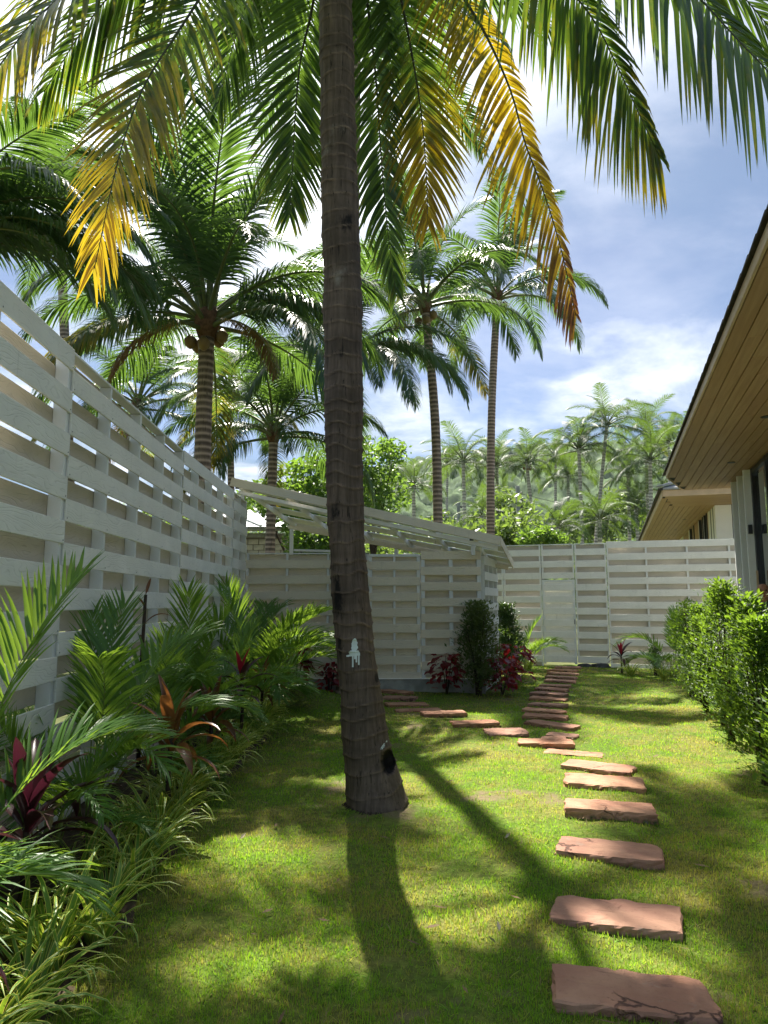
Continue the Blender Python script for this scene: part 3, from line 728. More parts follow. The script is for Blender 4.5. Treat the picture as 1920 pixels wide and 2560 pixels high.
for a in (23.65, 24.25, 24.65, 25.55, 27.25, 28.55): h2('window_frame', hp(a, LW2 + 0.02, 0), hp(a, LW2 + 0.02, Z2 - 0.015), 0.08, 0.08, M['black'], up=N)
for (pxx, pyy) in ((1711, 1299), (1688, 1325), (1672, 1346)):
    q = ground(pxx, pyy, Z2 - 0.017); put('downlight', lme, H2, q - H2.location)

# far house at the left, block wall and tiled roof
H3 = thing('house', (-4, 26, 0), 'unfinished block house with a pale tiled roof behind the left fence', 'house')
ez = at(700, 1326, 26).z
x0, x1 = -6.6, at(764, 1350, 26).x
quad_prism(H3, 'wall', [Vector((x0, 26.05, 0)), Vector((x1 - 0.3, 26.05, 0)), Vector((x1 - 0.3, 31, 0)), Vector((x0, 31, 0))], 0, ez - 0.1, M['mortar'])
z = ez - 0.42; row = 0
bm_ = {}
while z > ez - 1.35:
    x = x0 + (0.2 if row % 2 else 0)
    while x < x1 - 0.75:
        beam('block', H3, (x + 0.01, 26.03, z), (x + 0.385, 26.03, z), 0.06, 0.188 if row else 0.188, M['block'], ch=0.008); x += 0.40
    z -= 0.205; row += 1
beam('eave_beam', H3, (x0, 25.9, ez - 0.21), (x1 - 0.2, 25.9, ez - 0.21), 0.12, 0.12, M['concrete'])
beam('gutter', H3, (x0 - 0.2, 25.35, ez - 0.02), (x1 + 0.15, 25.35, ez - 0.02), 0.16, 0.13, M['concrete'], ch=0.03)
for x in (-5.3, -3.9, -2.9): beam('bracket', H3, (x, 25.7, ez - 0.30), (x, 25.7, ez - 0.05), 0.08, 0.08, M['black'], up=Vector((0, -1, 0)))
beam('post', H3, (x1 - 0.15, 26, 0), (x1 - 0.15, 26, ez - 0.1), 0.14, 0.14, M['concrete'], up=Vector((0, -1, 0)))
rz = at(620, 1278, 28).z
for i in range(11):
    u0, u1 = i / 11, (i + 1) / 11
    y0, y1 = 25.3 + 2.8 * u0, 25.3 + 2.8 * u1; za, zb = ez + 0.05 + (rz - ez) * u0, ez + 0.05 + (rz - ez) * u1
    xr0 = x1 + 0.15 - 2.4 * u0
    beam('roof_tile_course', H3, ((x0 - 0.2 + xr0) / 2 - (xr0 - x0 + .2) / 2, (y0 + y1) / 2, (za + zb) / 2), (xr0, (y0 + y1) / 2, (za + zb) / 2), 0.40, 0.035, M['bluetile'], up=Vector((0, -(zb - za) * 0.8, (y1 - y0))).normalized())
for k in range(3):
    xx = x0 + 1.0 + 1.25 * k
    beam('ridge_cap', H3, (xx + 1.2, 25.3, ez + 0.11), (xx - 0.9, 28.1, rz + 0.13), 0.09, 0.05, M['housewhite'])

# ------------------------------------------------------------------ stepping stones
def make_stone(name, TL, TR, BR, BL, th, label, seed):
    tl, tr, br, bl = (ground(*p, z=th + 0.015) for p in (TL, TR, BR, BL))
    c = (tl + tr + br + bl) / 4; ex = ((tr - tl) + (br - bl)); ex.z = 0; wdt = ex.length / 2; ex.normalize()
    ey = Vector((-ex.y, ex.x, 0)); dep = abs((((tl + tr) - (bl + br)) / 2).dot(ey)); dep = max(0.27, min(dep, 0.42))
    r = random.Random(seed); n = 44; prof = []
    skew = r.uniform(-0.06, 0.06)
    for k in range(n):      # rounded rectangle outline with broken edges
        a = 2 * math.pi * k / n; ca, sa = math.cos(a), math.sin(a)
        q = max(abs(ca) / (wdt / 2), abs(sa) / (dep / 2)); rr = 1 / q
        rr *= 1 - 0.04 * (abs(math.sin(2 * a)) ** 8)
        x, y = ca * rr, sa * rr
        j = 0.014 * mnoise.noise(Vector((x * 9 + seed * 3.1, y * 9, seed))) + 0.008 * mnoise.noise(Vector((x * 30, y * 30, seed)))
        prof.append((x + skew * y + ca * j, y + sa * j))
    zc = lawn_z(c.x, c.y)
    z0 = -0.05; zt = th + 0.012
    v = []; f = []
    def ring(s, z, jit):
        for k, (x, y) in enumerate(prof):
            jj = jit * mnoise.noise(Vector((x * 22 + z * 40, y * 22, seed + z * 60)))
            l = math.hypot(x, y) or 1
            v.append((x * s + x / l * jj, y * s + y / l * jj, z + 0.5 * jj))
    lv = [(1.0, z0, 0.0), (1.0, zt * 0.15, 0.018), (0.985, zt * 0.5, 0.022), (0.99, zt * 0.8, 0.020), (0.965, zt, 0.010)]
    for s, z, j in lv: ring(s, z, j)
    for i in range(len(lv) - 1):
        for k in range(n):
            k2 = (k + 1) % n; f.append((i * n + k, i * n + k2, (i + 1) * n + k2, (i + 1) * n + k))
    base = (len(lv) - 1) * n
    # top surface rings towards the centre with split-face relief
    rings = [0.8, 0.6, 0.4, 0.2]
    for s in rings:
        for (x, y) in prof:
            X, Y = x * s, y * s
            z = zt + 0.006 * mnoise.noise(Vector((X * 6, Y * 14, seed))) + 0.004 * (mnoise.noise(Vector((X * 3, Y * 9 + X * 3, seed + 5))) > 0.12)
            v.append((X, Y, z))
    for i in range(len(rings)):
        for k in range(n):
            k2 = (k + 1) % n; f.append((base + i * n + k, base + i * n + k2, base + (i + 1) * n + k2, base + (i + 1) * n + k))
    v.append((0, 0, zt)); top = base + len(rings) * n
    for k in range(n): f.append((top + k, top + (k + 1) % n, len(v) - 1))
    me = mesh(name, v, f, M['stone'])
    o = put(name, me, None, (c.x, c.y, zc - 0.012), (R(r.uniform(-1.2, 1.2)), R(r.uniform(-1.2, 1.2)), math.atan2(ex.y, ex.x)))
    tag(o, label, 'stepping stone', 'stepping stones across the lawn')
    STONES.append((c.x, c.y, wdt / 2, dep / 2, math.atan2(ex.y, ex.x)))
STONES = []
def c8(x, y): return (960 + .5787 * x, 1920 + .5787 * y)
ORD = ['first', 'second', 'third', 'fourth', 'fifth', 'sixth', 'seventh', 'eighth', 'ninth', 'tenth', 'eleventh', 'twelfth', 'thirteenth', 'fourteenth', 'fifteenth', 'sixteenth', 'seventeenth', 'eighteenth', 'nineteenth', 'twentieth', 'twenty-first', 'twenty-second', 'twenty-third', 'twenty-fourth', 'twenty-fifth', 'twenty-sixth', 'twenty-seventh', 'twenty-eighth', 'twenty-ninth', 'thirtieth', 'thirty-first', 'thirty-second', 'thirty-third', 'thirty-fourth', 'thirty-fifth', 'thirty-sixth', 'thirty-seventh', 'thirty-eighth', 'thirty-ninth', 'fortieth']
MAIN = [
 ([c8(725, 835), c8(1385, 900), c8(1465, 1080), c8(718, 1000)], 'largest red sandstone slab at the bottom right, with a rusty corner'),
 ([c8(735, 517), c8(1270, 580), c8(1312, 695), c8(722, 622)], 'red slab with a long crack across its top, second from the bottom'),
 ([c8(755, 283), c8(1195, 325), c8(1215, 405), c8(740, 352)], 'red slab with a chipped right end, third from the bottom'),
 ([c8(785, 137), c8(1165, 165), c8(1185, 222), c8(775, 185)], 'purplish slab with a pale shiny patch, fourth from the bottom'),
 ([c8(780, 22), c8(1115, 38), c8(1138, 90), c8(775, 62)], 'thick red slab close behind another, fifth from the bottom'),
 ([(1412, 1891), (1583, 1912), (1588, 1930), (1410, 1912)], 'red slab sixth from the bottom, just before the flat grey one'),
 ([(1355, 1864), (1505, 1875), (1514, 1888), (1368, 1877)], 'flat grey slab set level with the turf, seventh from the bottom'),
 ([(1296, 1842), (1433, 1848), (1437, 1856), (1292, 1852)], 'wide slab where the side path joins the main path'),
 ([(1355, 1836), (1416, 1838), (1416, 1845), (1353, 1844)], 'short pinkish slab touching the wide one at the path junction'),
 ([(1368, 1822), (1444, 1828), (1446, 1837), (1366, 1831)], 'short slab just beyond the path junction'),
 ([(1321, 1791), (1444, 1806), (1444, 1815), (1319, 1801)], 'long tilted pale slab above the path junction'),
]
FAR = [[(1308, 1782), (1418, 1788), (1420, 1793), (1308, 1788)], [(1306, 1766), (1411, 1774), (1412, 1780), (1310, 1771)], [(1323, 1751), (1416, 1757), (1416, 1763), (1325, 1757)],
 [(1325, 1735), (1417, 1740), (1416, 1745), (1325, 1740)], [(1329, 1724), (1415, 1731), (1415, 1736), (1329, 1729)], [(1342, 1714), (1418, 1719), (1418, 1724), (1340, 1719)],
 [(1351, 1706), (1428, 1709), (1426, 1713), (1350, 1710)], [(1362, 1697), (1439, 1700), (1438, 1704), (1362, 1701)], [(1366, 1689), (1441, 1693), (1441, 1697), (1366, 1693)],
 [(1372, 1680), (1443, 1684), (1443, 1688), (1371, 1684)], [(1373, 1671), (1441, 1675), (1441, 1679), (1372, 1675)], [(1388, 1663), (1454, 1665), (1452, 1668), (1388, 1666)]]
for i, (q, l) in enumerate(MAIN): make_stone('stepping_stone', *q, 0.046 if i != 6 else 0.010, l, i + 1)
for i, q in enumerate(FAR): make_stone('stepping_stone', *q, 0.04, 'red slab on the far path to the gate, %s counting back from the gate' % ORD[len(FAR) - 1 - i], 20 + i)
SIDE = [[(1198, 1817), (1299, 1817), (1334, 1831), (1228, 1833)], [(1117, 1800), (1235, 1797), (1253, 1807), (1143, 1809)], [(1046, 1779), (1155, 1776), (1172, 1785), (1063, 1787)],
 [(987, 1766), (1101, 1764), (1104, 1771), (992, 1772)], [(962, 1751), (1063, 1748), (1070, 1755), (968, 1757)], [(955, 1735), (1039, 1738), (1041, 1745), (958, 1741)], [(950, 1720), (1026, 1728), (1028, 1733), (952, 1727)]]
for i, q in enumerate(SIDE): make_stone('stepping_stone', *q, 0.04, 'slab of the side path to the shed, %s from the path junction' % ORD[i], 40 + i)

# ------------------------------------------------------------------ grass
def in_stone(x, y):
    for (sx_, sy_, hw, hd, a) in STONES:
        dx, dy = x - sx_, y - sy_
        if abs(dx) > 0.5 or abs(dy) > 0.5: continue
        u = dx * math.cos(a) + dy * math.sin(a); v = -dx * math.sin(a) + dy * math.cos(a)
        if abs(u) < hw - 0.016 and abs(v) < hd - 0.016: return True
    return False
def grass():
    R_ = np.random.default_rng(5)
    V, Fc, A = [], [], []
    base = 0
    for (y0, y1, dens, hgt, wid, segs) in ((2.2, 3.4, 11000, 0.030, 0.0034, 2), (3.4, 5.0, 6500, 0.030, 0.0046, 2), (5.0, 7.5, 3200, 0.030, 0.007, 1), (7.5, 11.0, 1500, 0.030, 0.011, 1), (11.0, 18.3, 480, 0.032, 0.018, 1)):
        area_w = 0.58 * y1 + 0.3
        n = int((y1 - y0) * (2 * area_w) * dens)
        ys_ = R_.uniform(y0, y1, n); xs_ = R_.uniform(-area_w, area_w, n)
        pts = []
        for x, y in zip(xs_, ys_):
            if x < bed_edge(y) + 0.02 or abs(x) > 0.56 * y + 0.15: continue
            if y > 12.7 and x < 1.9: continue
            if x * N.x + y * N.y > 1.75: continue
            if y > 18.25 - 0.319 * (x - 4.13): continue
            dd_ = math.hypot(x + 0.04, y - 5.55)
            if dd_ < 0.22 or (dd_ < 0.42 and mnoise.noise(Vector((x * 9, y * 9, 3))) > 0.0): continue
            if in_stone(x, y): continue
            if R_.random() < bare_at(x, y) * 0.92: continue
            k = mnoise.noise(Vector((x * 1.7, y * 1.7, 0.0)))
            if k > 0.42 and R_.random() < 0.7: continue
            pts.append((x, y, lawn_z(x, y), k))
        P = np.array(pts); n = len(P)
        az = R_.uniform(0, 2 * np.pi, n); lean = np.abs(R_.normal(0.25, 0.6, n)).clip(0, 1.4)
        h = hgt * R_.uniform(0.45, 1.25, n) * (1 - 0.35 * np.clip(P[:, 3], -0.3, 1)); wv = wid * R_.uniform(0.6, 1.2, n)
        d = np.stack([np.cos(az), np.sin(az)], 1); wa = az + np.pi / 2 + R_.normal(0, .6, n)
        wdv = np.stack([np.cos(wa), np.sin(wa)], 1) * wv[:, None] / 2
        b = P[:, :3].copy(); b[:, 2] -= 0.004
        r = R_.random(n)
        if segs == 1:
            tip = b.copy(); tip[:, :2] += d * (h * np.sin(lean))[:, None]; tip[:, 2] += h * np.cos(lean)
            v0 = b.copy(); v0[:, :2] -= wdv; v1 = b.copy(); v1[:, :2] += wdv
            V.append(np.stack([v0, v1, tip], 1).reshape(-1, 3)); i = base + np.arange(n) * 3
            Fc.append((np.stack([i, i + 1, i + 2], 1), 3)); A.append(np.repeat(r, 3)); base += 3 * n
        else:
            mid = b.copy(); mid[:, :2] += d * (0.55 * h * np.sin(lean * .6))[:, None]; mid[:, 2] += 0.55 * h * np.cos(lean * .6)
            tip = mid.copy(); tip[:, :2] += d * (0.5 * h * np.sin(lean * 1.4))[:, None]; tip[:, 2] += 0.5 * h * np.cos(lean * 1.4)
            v0 = b.copy(); v0[:, :2] -= wdv; v1 = b.copy(); v1[:, :2] += wdv
            v2 = mid.copy(); v2[:, :2] -= wdv * .8; v3 = mid.copy(); v3[:, :2] += wdv * .8
            V.append(np.stack([v0, v1, v3, v2, tip], 1).reshape(-1, 3)); i = base + np.arange(n) * 5
            Fc.append((np.stack([i, i + 1, i + 2], 1), 3)); Fc.append((np.stack([i, i + 2, i + 3], 1), 3)); Fc.append((np.stack([i + 3, i + 2, i + 4], 1), 3))
            A.append(np.repeat(r, 5)); base += 5 * n
    V = np.concatenate(V); T = np.concatenate([x for x, _ in Fc]); A = np.concatenate(A)
    me = bpy.data.meshes.new('grass'); me.vertices.add(len(V)); me.vertices.foreach_set('co', V.astype(np.float32).ravel())
    me.loops.add(len(T) * 3); me.loops.foreach_set('vertex_index', T.astype(np.int32).ravel())
    me.polygons.add(len(T)); me.polygons.foreach_set('loop_start', np.arange(0, len(T) * 3, 3, dtype=np.int32))
    me.materials.append(M['blade']); me.update(calc_edges=True)
    me.attributes.new('fr', 'FLOAT', 'POINT').data.foreach_set('value', A.astype(np.float32))
    print('grass tris', len(T))
    tag(put('grass', me), kind='stuff')
grass()

# ------------------------------------------------------------------ palms
class Geo:
    def __init__(s): s.v = []; s.f = []; s.a = {'fr': [], 'fy': [], 'fu': []}
    def add(s, verts, faces, fr, fy, fu):
        b = len(s.v); s.v += verts; s.f += [tuple(i + b for i in q) for q in faces]
        s.a['fr'] += fr; s.a['fy'] += fy; s.a['fu'] += fu
    def mesh(s, name, mat, smooth=True): return mesh(name, s.v, s.f, mat, smooth, None, s.a)
def leaflet(P0, d0, wref, length, width, droop, segs, fold, r, y0, y1, kink=0.0, rnd=rng):
    """one strip leaf: returns verts, faces, attributes"""
    vs, fr, fy, fu = [], [], [], []
    p = Vector(P0); d = Vector(d0).normalized(); st = length / segs; cols = 3 if fold else 2
    for i in range(segs + 1):
        u = i / segs
        prof = min(1.0, 0.35 + u / 0.18 * 0.65) if u < 0.18 else max(0.0, (1 - (u - 0.18) / 0.82)) ** 0.62
        wv = (wref - d * wref.dot(d))
        wv = wv.normalized() if wv.length > 1e-4 else d.orthogonal().normalized()
        hw = width / 2 * prof; nrm = wv.cross(d).normalized()
        yy = y0 + (y1 - y0) * u
        if i == segs: vs.append(p.copy()); fr.append(r); fy.append(yy); fu.append(0.5)
        else:
            if fold:
                vs += [p - wv * hw * 0.92 + nrm * hw * 0.35, p.copy(), p + wv * hw * 0.92 + nrm * hw * 0.35]; fr += [r] * 3; fy += [yy] * 3; fu += [0, 1, 0]
            else:
                vs += [p - wv * hw, p + wv * hw]; fr += [r] * 2; fy += [yy] * 2; fu += [0, 1]
        p = p + d * st
        d = (d + Vector((0, 0, -1)) * droop / segs * (0.5 + u)).normalized()
    fs = []
    for i in range(segs - 1):
        for c in range(cols - 1):
            a = i * cols + c; fs.append((a, a + 1, a + cols + 1, a + cols))
    t = segs * cols
    for c in range(cols - 1): fs.append(((segs - 1) * cols + c, (segs - 1) * cols + c + 1, t))
    return vs, fs, fr, fy, fu
def frond_parts(curve, npairs, llen, width, droop, segs, fold, yel=(0, 0), seed=0, petiole=0.16, ang=(68, 22), lift=12, r0=0.022, sides=(1, 1), normal=None, gap=0.0, tipmin=0.35):
    """rachis mesh data and a list of leaflet data along a curve"""
    r = random.Random(seed); n = len(curve) - 1
    rv, rf = sweep(curve, [r0 * (0.12 + 0.88 * (1 - i / n) ** 1.8) for i in range(n + 1)], 6)
    leaves = []
    for k in range(npairs):
        t = petiole + (1 - petiole) * (k + 0.5) / npairs
        for side in (-1, 1):
            tt = min(0.999, max(0, t + r.uniform(-0.3, 0.3) / npairs)); q = tt * n; i = min(int(q), n - 1)
            p = curve[i].lerp(curve[i + 1], q - i); T = (curve[min(i + 2, n)] - curve[max(i - 1, 0)]).normalized()
            up = normal if normal is not None else Vector((0, 0, 1))
            Nn = up - T * up.dot(T)
            if Nn.length < 0.15: Nn = (curve[0] - curve[-1]).cross(T).cross(T) if (curve[0] - curve[-1]).cross(T).length > 1e-3 else T.orthogonal()
            Nn.normalize(); S = T.cross(Nn).normalized() * side
            a = R(ang[0] + (ang[1] - ang[0]) * ((t - petiole) / (1 - petiole)) ** 1.3 + r.uniform(-5, 5)); b = R(lift + r.uniform(-9, 9))
            d = T * math.cos(a) + (S * math.cos(b) + Nn * math.sin(b)) * math.sin(a)
            x = (t - petiole) / (1 - petiole)
            ln = llen * (0.62 + 0.38 * math.sin(math.pi * min(1, 0.12 + x * 0.9))) if x < 0.6 else llen * (tipmin + (1 - tipmin) * (1 - ((x - 0.6) / 0.4) ** 1.6))
            ln *= (sides[0] if side < 0 else sides[1]) * r.uniform(0.86, 1.08)
            if r.random() < gap: continue
            yb = yel[0] + (yel[1] - yel[0]) * x + r.uniform(-0.12, 0.12)
            leaves.append(leaflet(p, d, T, ln, width * r.uniform(0.85, 1.12) * (1 if x < 0.75 else 0.75), droop * r.uniform(0.75, 1.3), segs, fold, r.random(), yb - 0.06, yb + 0.16))
    return (rv, rf), leaves
def arch(el0, droop, L, n=16, power=1.25, side=0.0):
    """frond midrib in the local XZ plane"""
    pts = [Vector((0, 0, 0))]; p = Vector((0, 0, 0))
    for i in range(n):
        u = (i + 0.5) / n; el = R(el0 - droop * u ** power); sd_ = R(side * u)
        p = p + Vector((math.cos(el) * math.cos(sd_), math.cos(el) * math.sin(sd_), math.sin(el))) * (L / n); pts.append(p)
    return pts
FRONDS = {}
def frond_mesh(kind, var):
    """shared frond meshes: rachis and leaflets in one mesh, two materials; local frame: starts at origin, heads +X"""
    key = (kind, var)
    if key in FRONDS: return FRONDS[key]
    r = random.Random(hash((kind, var)) & 0xffff if False else (len(kind) * 131 + var * 17))
    # var 0..9 from upright young to hanging old
    u = var / 9.0
    el0 = 86 - 96 * u; dr = 62 + 42 * math.sin(u * math.pi * 0.9) ; L = 1.0
    if u > 0.8: dr = 70
    yel = (-0.2, 0.05) if u < 0.55 else ((-0.05, 0.2) if u < 0.8 else (0.25, 0.6))
    if var == 9: yel = (1.25, 1.5)
    if kind == 'far': yel = (yel[0] * 0.25 - 0.1, yel[1] * 0.35)
    npairs, segs, lm = {'mid': (100, 4, 'leaf_mid'), 'far': (58, 3, 'leaf_far')}[kind]
    wdt = {'mid': 0.0105, 'far': 0.0125}[kind]
    cv = arch(el0, dr, L, 18, 1.3, r.uniform(-12, 12))
    (rv, rf), lv = frond_parts(cv, npairs, 0.22, wdt, 1.1 + 1.5 * u, segs, False, yel, var * 7 + 1, 0.17, (66, 24), 18 - 22 * u, 0.0135)
    g = Geo()
    for l in lv: g.add(*l)
    nr = len(rv); b = len(g.v)
    v = g.v + rv; f = g.f + [tuple(i + b for i in q) for q in rf]
    at_ = {k: g.a[k] + [0.5] * nr for k in g.a}
    me = mesh('frond', v, f, [M[lm], M['rachis']], True, [0] * len(g.f) + [1] * len(rf), at_)
    FRONDS[key] = me; return me
def trunk_mesh(path, r0, r1, mat, seg=14, ring=0.13, amp=0.06, flare=1.35, seed=0):
    n = max(8, int(sum((path[i + 1] - path[i]).length for i in range(len(path) - 1)) / ring) * 3)
    cv = catmull(path, n); rad = []; rg = []
    r = random.Random(seed)
    for i in range(n + 1):
        u = i / n; base = r0 + (r1 - r0) * u
        base *= 1 + (flare - 1) * math.exp(-u * 14)
        ph = i % 3; k = (0.0, 1.0, 0.35)[ph]; rad.append(base * (1 + amp * (k - 0.4) + r.uniform(-0.012, 0.012))); rg.append(1.0 if ph == 1 else 0.0)
    v, f = sweep(cv, rad, seg); ring_ = [x for x in rg for _ in range(seg)]
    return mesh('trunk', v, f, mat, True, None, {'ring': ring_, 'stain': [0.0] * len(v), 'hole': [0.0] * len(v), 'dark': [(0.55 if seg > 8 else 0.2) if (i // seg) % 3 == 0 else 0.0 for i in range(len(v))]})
def palm(label, base, crown, L, kind, nf, seed, rt, group, tilt=None, trunk_mid=None, boss=True, lo=0.0, hi=1.0, nuts=0, extra=()):
    r = random.Random(seed)
    t = thing('coconut_palm', base, label, 'palm tree', group)
    base, crown = Vector(base), Vector(crown)
    mids = [trunk_mid] if trunk_mid is not None else [base.lerp(crown, 0.5) + Vector((r.uniform(-.15, .15), 0, 0))]
    path = [Vector((0, 0, -0.1))] + [Vector(m) - base for m in mids] + [crown - base]
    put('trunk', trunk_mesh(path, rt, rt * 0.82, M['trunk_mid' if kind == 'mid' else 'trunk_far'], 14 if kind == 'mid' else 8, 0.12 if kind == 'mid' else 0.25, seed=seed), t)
    c = crown - base
    if boss:   # fibrous crown shaft with old leaf bases
        bv, bf = sweep([c - Vector((0, 0, 0.35)) * rt * 6, c - Vector((0, 0, 0.1)) * rt * 4, c + Vector((0, 0, 0.2)) * rt * 4, c + Vector((0, 0, 0.6)) * rt * 4], [rt * 0.9, rt * 1.45, rt * 1.3, rt * 0.4], 10)
        put('crown_base', mesh('crown_base', bv, bf, M['fibre'], True), t)
    for i in range(nf):
        u = lo + (hi - lo) * (i + 0.5) / nf; u = u ** 0.9
        var = min(9, max(0, int(round(u * 9 + r.uniform(-0.6, 0.6)))))
        az = i * 2.39996 + seed + r.uniform(-0.25, 0.25); s = L * r.uniform(0.88, 1.08) * (0.8 if var < 1 or var > 8 else 1)
        o = put('frond', frond_mesh(kind, var), t, c + Vector((math.cos(az), math.sin(az), 0)) * rt * 0.5 + Vector((0, 0, (0.5 - u) * rt * 3)), (R(r.uniform(-14, 14)), 0, az), s)
    for (az, var, s) in extra:
        put('frond', frond_mesh(kind, var), t, c + Vector((math.cos(R(az)), math.sin(R(az)), 0)) * rt * 0.5, (R(r.uniform(-8, 8)), 0, R(az)), s)
    for i in range(nuts):
        a = i * 2.4; nv, nf_ = sweep([(0, 0, -.14), (0, 0, -.08), (0, 0, .03), (0, 0, .13)], [.03, .10, .115, .02], 9)
        put('coconut', mesh('coconut', nv, nf_, M['nut'], True), t, c + Vector((math.cos(a) * rt * 1.7, math.sin(a) * rt * 1.7, -0.3 - 0.12 * (i % 3))))
    return t

# --- the big palm in the middle of the lawn
TP = [(816, 1742, 137), (806, 1690, 122), (796, 1640, 108), (787, 1570, 97), (780, 1500, 90), (767, 1400, 82), (759, 1300, 82), (751, 1200, 78), (746, 1100, 79), (744, 1000, 80), (743, 900, 82), (742, 800, 83), (741, 700, 83), (738, 550, 82), (733, 400, 79), (729, 200, 74), (725, 0, 70), (722, -200, 66)]
TY = 5.62
k_ = 1920 / 1659
cen = [at(x * k_, y * k_, TY) for x, y, w_ in TP]; rad_ = []
for (x, y, w_), c in zip(TP, cen): rad_.append(w_ * k_ / 2 / F * proj(c)[2] * 0.985)
cen.append(Vector((cen[-1].x - 0.02, TY, 8.65))); rad_.append(rad_[-1] * 0.95)
cen.insert(0, cen[0] + (cen[0] - cen[1]).normalized() * 0.22); rad_.insert(0, rad_[0] * 1.08)
PB = Vector((cen[1].x, TY, 0.0))
palm0 = thing('coconut_palm', PB, 'tall coconut palm with a ringed brown trunk standing in the lawn', 'palm tree')
NZ = 860; SEG = 64
dc = catmull(cen, NZ); DCZ = np.array([q.z for q in dc])
# radius along the resampled curve
cl = [0.0]
for i in range(len(cen) - 1): cl.append(cl[-1] + (cen[i + 1] - cen[i]).length)
def rad_at(s): return float(np.interp(s, cl, rad_))
tl = cl[-1]
ringpos = []; s = 0.1
rr_ = random.Random(11)
while s < tl:
    ringpos.append(s); s += rr_.uniform(0.085, 0.165)
V_, RG, ST, HO, DK = [], [], [], [], []
HOLE = (0.36, 0.42)   # angle offset and arc length along trunk, set below
def trunk_frame(i):
    t_ = (dc[min(i + 1, NZ)] - dc[max(i - 1, 0)]).normalized(); ex = (Vector((1, 0, 0)) - t_ * t_.x).normalized(); ey = t_.cross(ex)   # ey points away (+Y)
    return t_, ex, ey
def trunk_r(s, th):
    b = rad_at(s); r = b
    w_ = s + 0.035 * mnoise.noise(Vector((math.cos(th) * 1.1, math.sin(th) * 1.1, s * 1.2))) + 0.012 * math.sin(th + s * 5)
    j = min(ringpos, key=lambda q: abs(q - w_)); d = w_ - j
    rid = math.exp(-(d / 0.006) ** 2) * (0.5 + 0.5 * mnoise.noise(Vector((math.cos(th) * 3, math.sin(th) * 3, j * 9))))
    step = 0.006 * (1 if 0 < d < 0.05 else 0) * (1 - d / 0.05 if 0 < d < 0.05 else 0)
    x, y = math.cos(th) * b, math.sin(th) * b
    r += 0.010 * rid + step + 0.012 * mnoise.noise(Vector((x * 6, y * 6, s * 3))) + 0.004 * mnoise.noise(Vector((x * 45, y * 45, s * 6)))
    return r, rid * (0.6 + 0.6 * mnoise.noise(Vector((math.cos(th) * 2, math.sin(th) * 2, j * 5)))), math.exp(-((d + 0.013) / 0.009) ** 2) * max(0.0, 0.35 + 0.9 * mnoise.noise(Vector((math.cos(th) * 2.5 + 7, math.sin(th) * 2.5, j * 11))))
hx, hy = at(838 * k_, 1655 * k_, TY - 0.2).x, None
for i in range(NZ + 1):
    s = tl * i / NZ; t_, ex, ey = trunk_frame(i); c = dc[i]
    for k in range(SEG):
        th = 2 * math.pi * k / SEG
        r, rid, dk = trunk_r(s, th)
        p = c + (ex * math.cos(th) - ey * math.sin(th)) * r
        q = proj(p); front = math.sin(th) > 0
        hole = 0.0
        if front:
            du, dv = (q[0] - 972) / 19.0, (q[1] - 1906) / 33.0
            hole = max(0.0, 1 - (du * du + dv * dv)); 
            if hole > 0: p = p + ey * min(0.07, hole * 0.12) ; hole = min(1.0, hole * 6)
            du, dv = (q[0] - 942) / 6.0, (q[1] - 1694) / 13.0
            h2_ = max(0.0, 1 - (du * du + dv * dv)); hole = max(hole, min(1, h2_ * 3) * 0.8)
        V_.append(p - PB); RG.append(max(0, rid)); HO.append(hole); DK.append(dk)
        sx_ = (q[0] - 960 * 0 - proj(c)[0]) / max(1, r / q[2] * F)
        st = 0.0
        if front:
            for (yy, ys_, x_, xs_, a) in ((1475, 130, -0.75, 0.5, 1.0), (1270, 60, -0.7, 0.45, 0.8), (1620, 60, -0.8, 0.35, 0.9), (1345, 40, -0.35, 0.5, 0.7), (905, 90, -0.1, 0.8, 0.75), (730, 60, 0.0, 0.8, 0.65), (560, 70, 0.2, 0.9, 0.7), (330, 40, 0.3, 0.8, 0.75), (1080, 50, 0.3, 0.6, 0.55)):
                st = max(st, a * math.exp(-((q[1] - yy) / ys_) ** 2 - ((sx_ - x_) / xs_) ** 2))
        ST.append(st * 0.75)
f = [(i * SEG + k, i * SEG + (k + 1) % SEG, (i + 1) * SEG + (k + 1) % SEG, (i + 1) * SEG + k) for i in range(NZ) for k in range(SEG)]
trunk0 = put('trunk', mesh('trunk', V_, f, M['trunk_near'], True, None, {'ring': RG, 'stain': ST, 'hole': HO, 'dark': DK}), palm0)
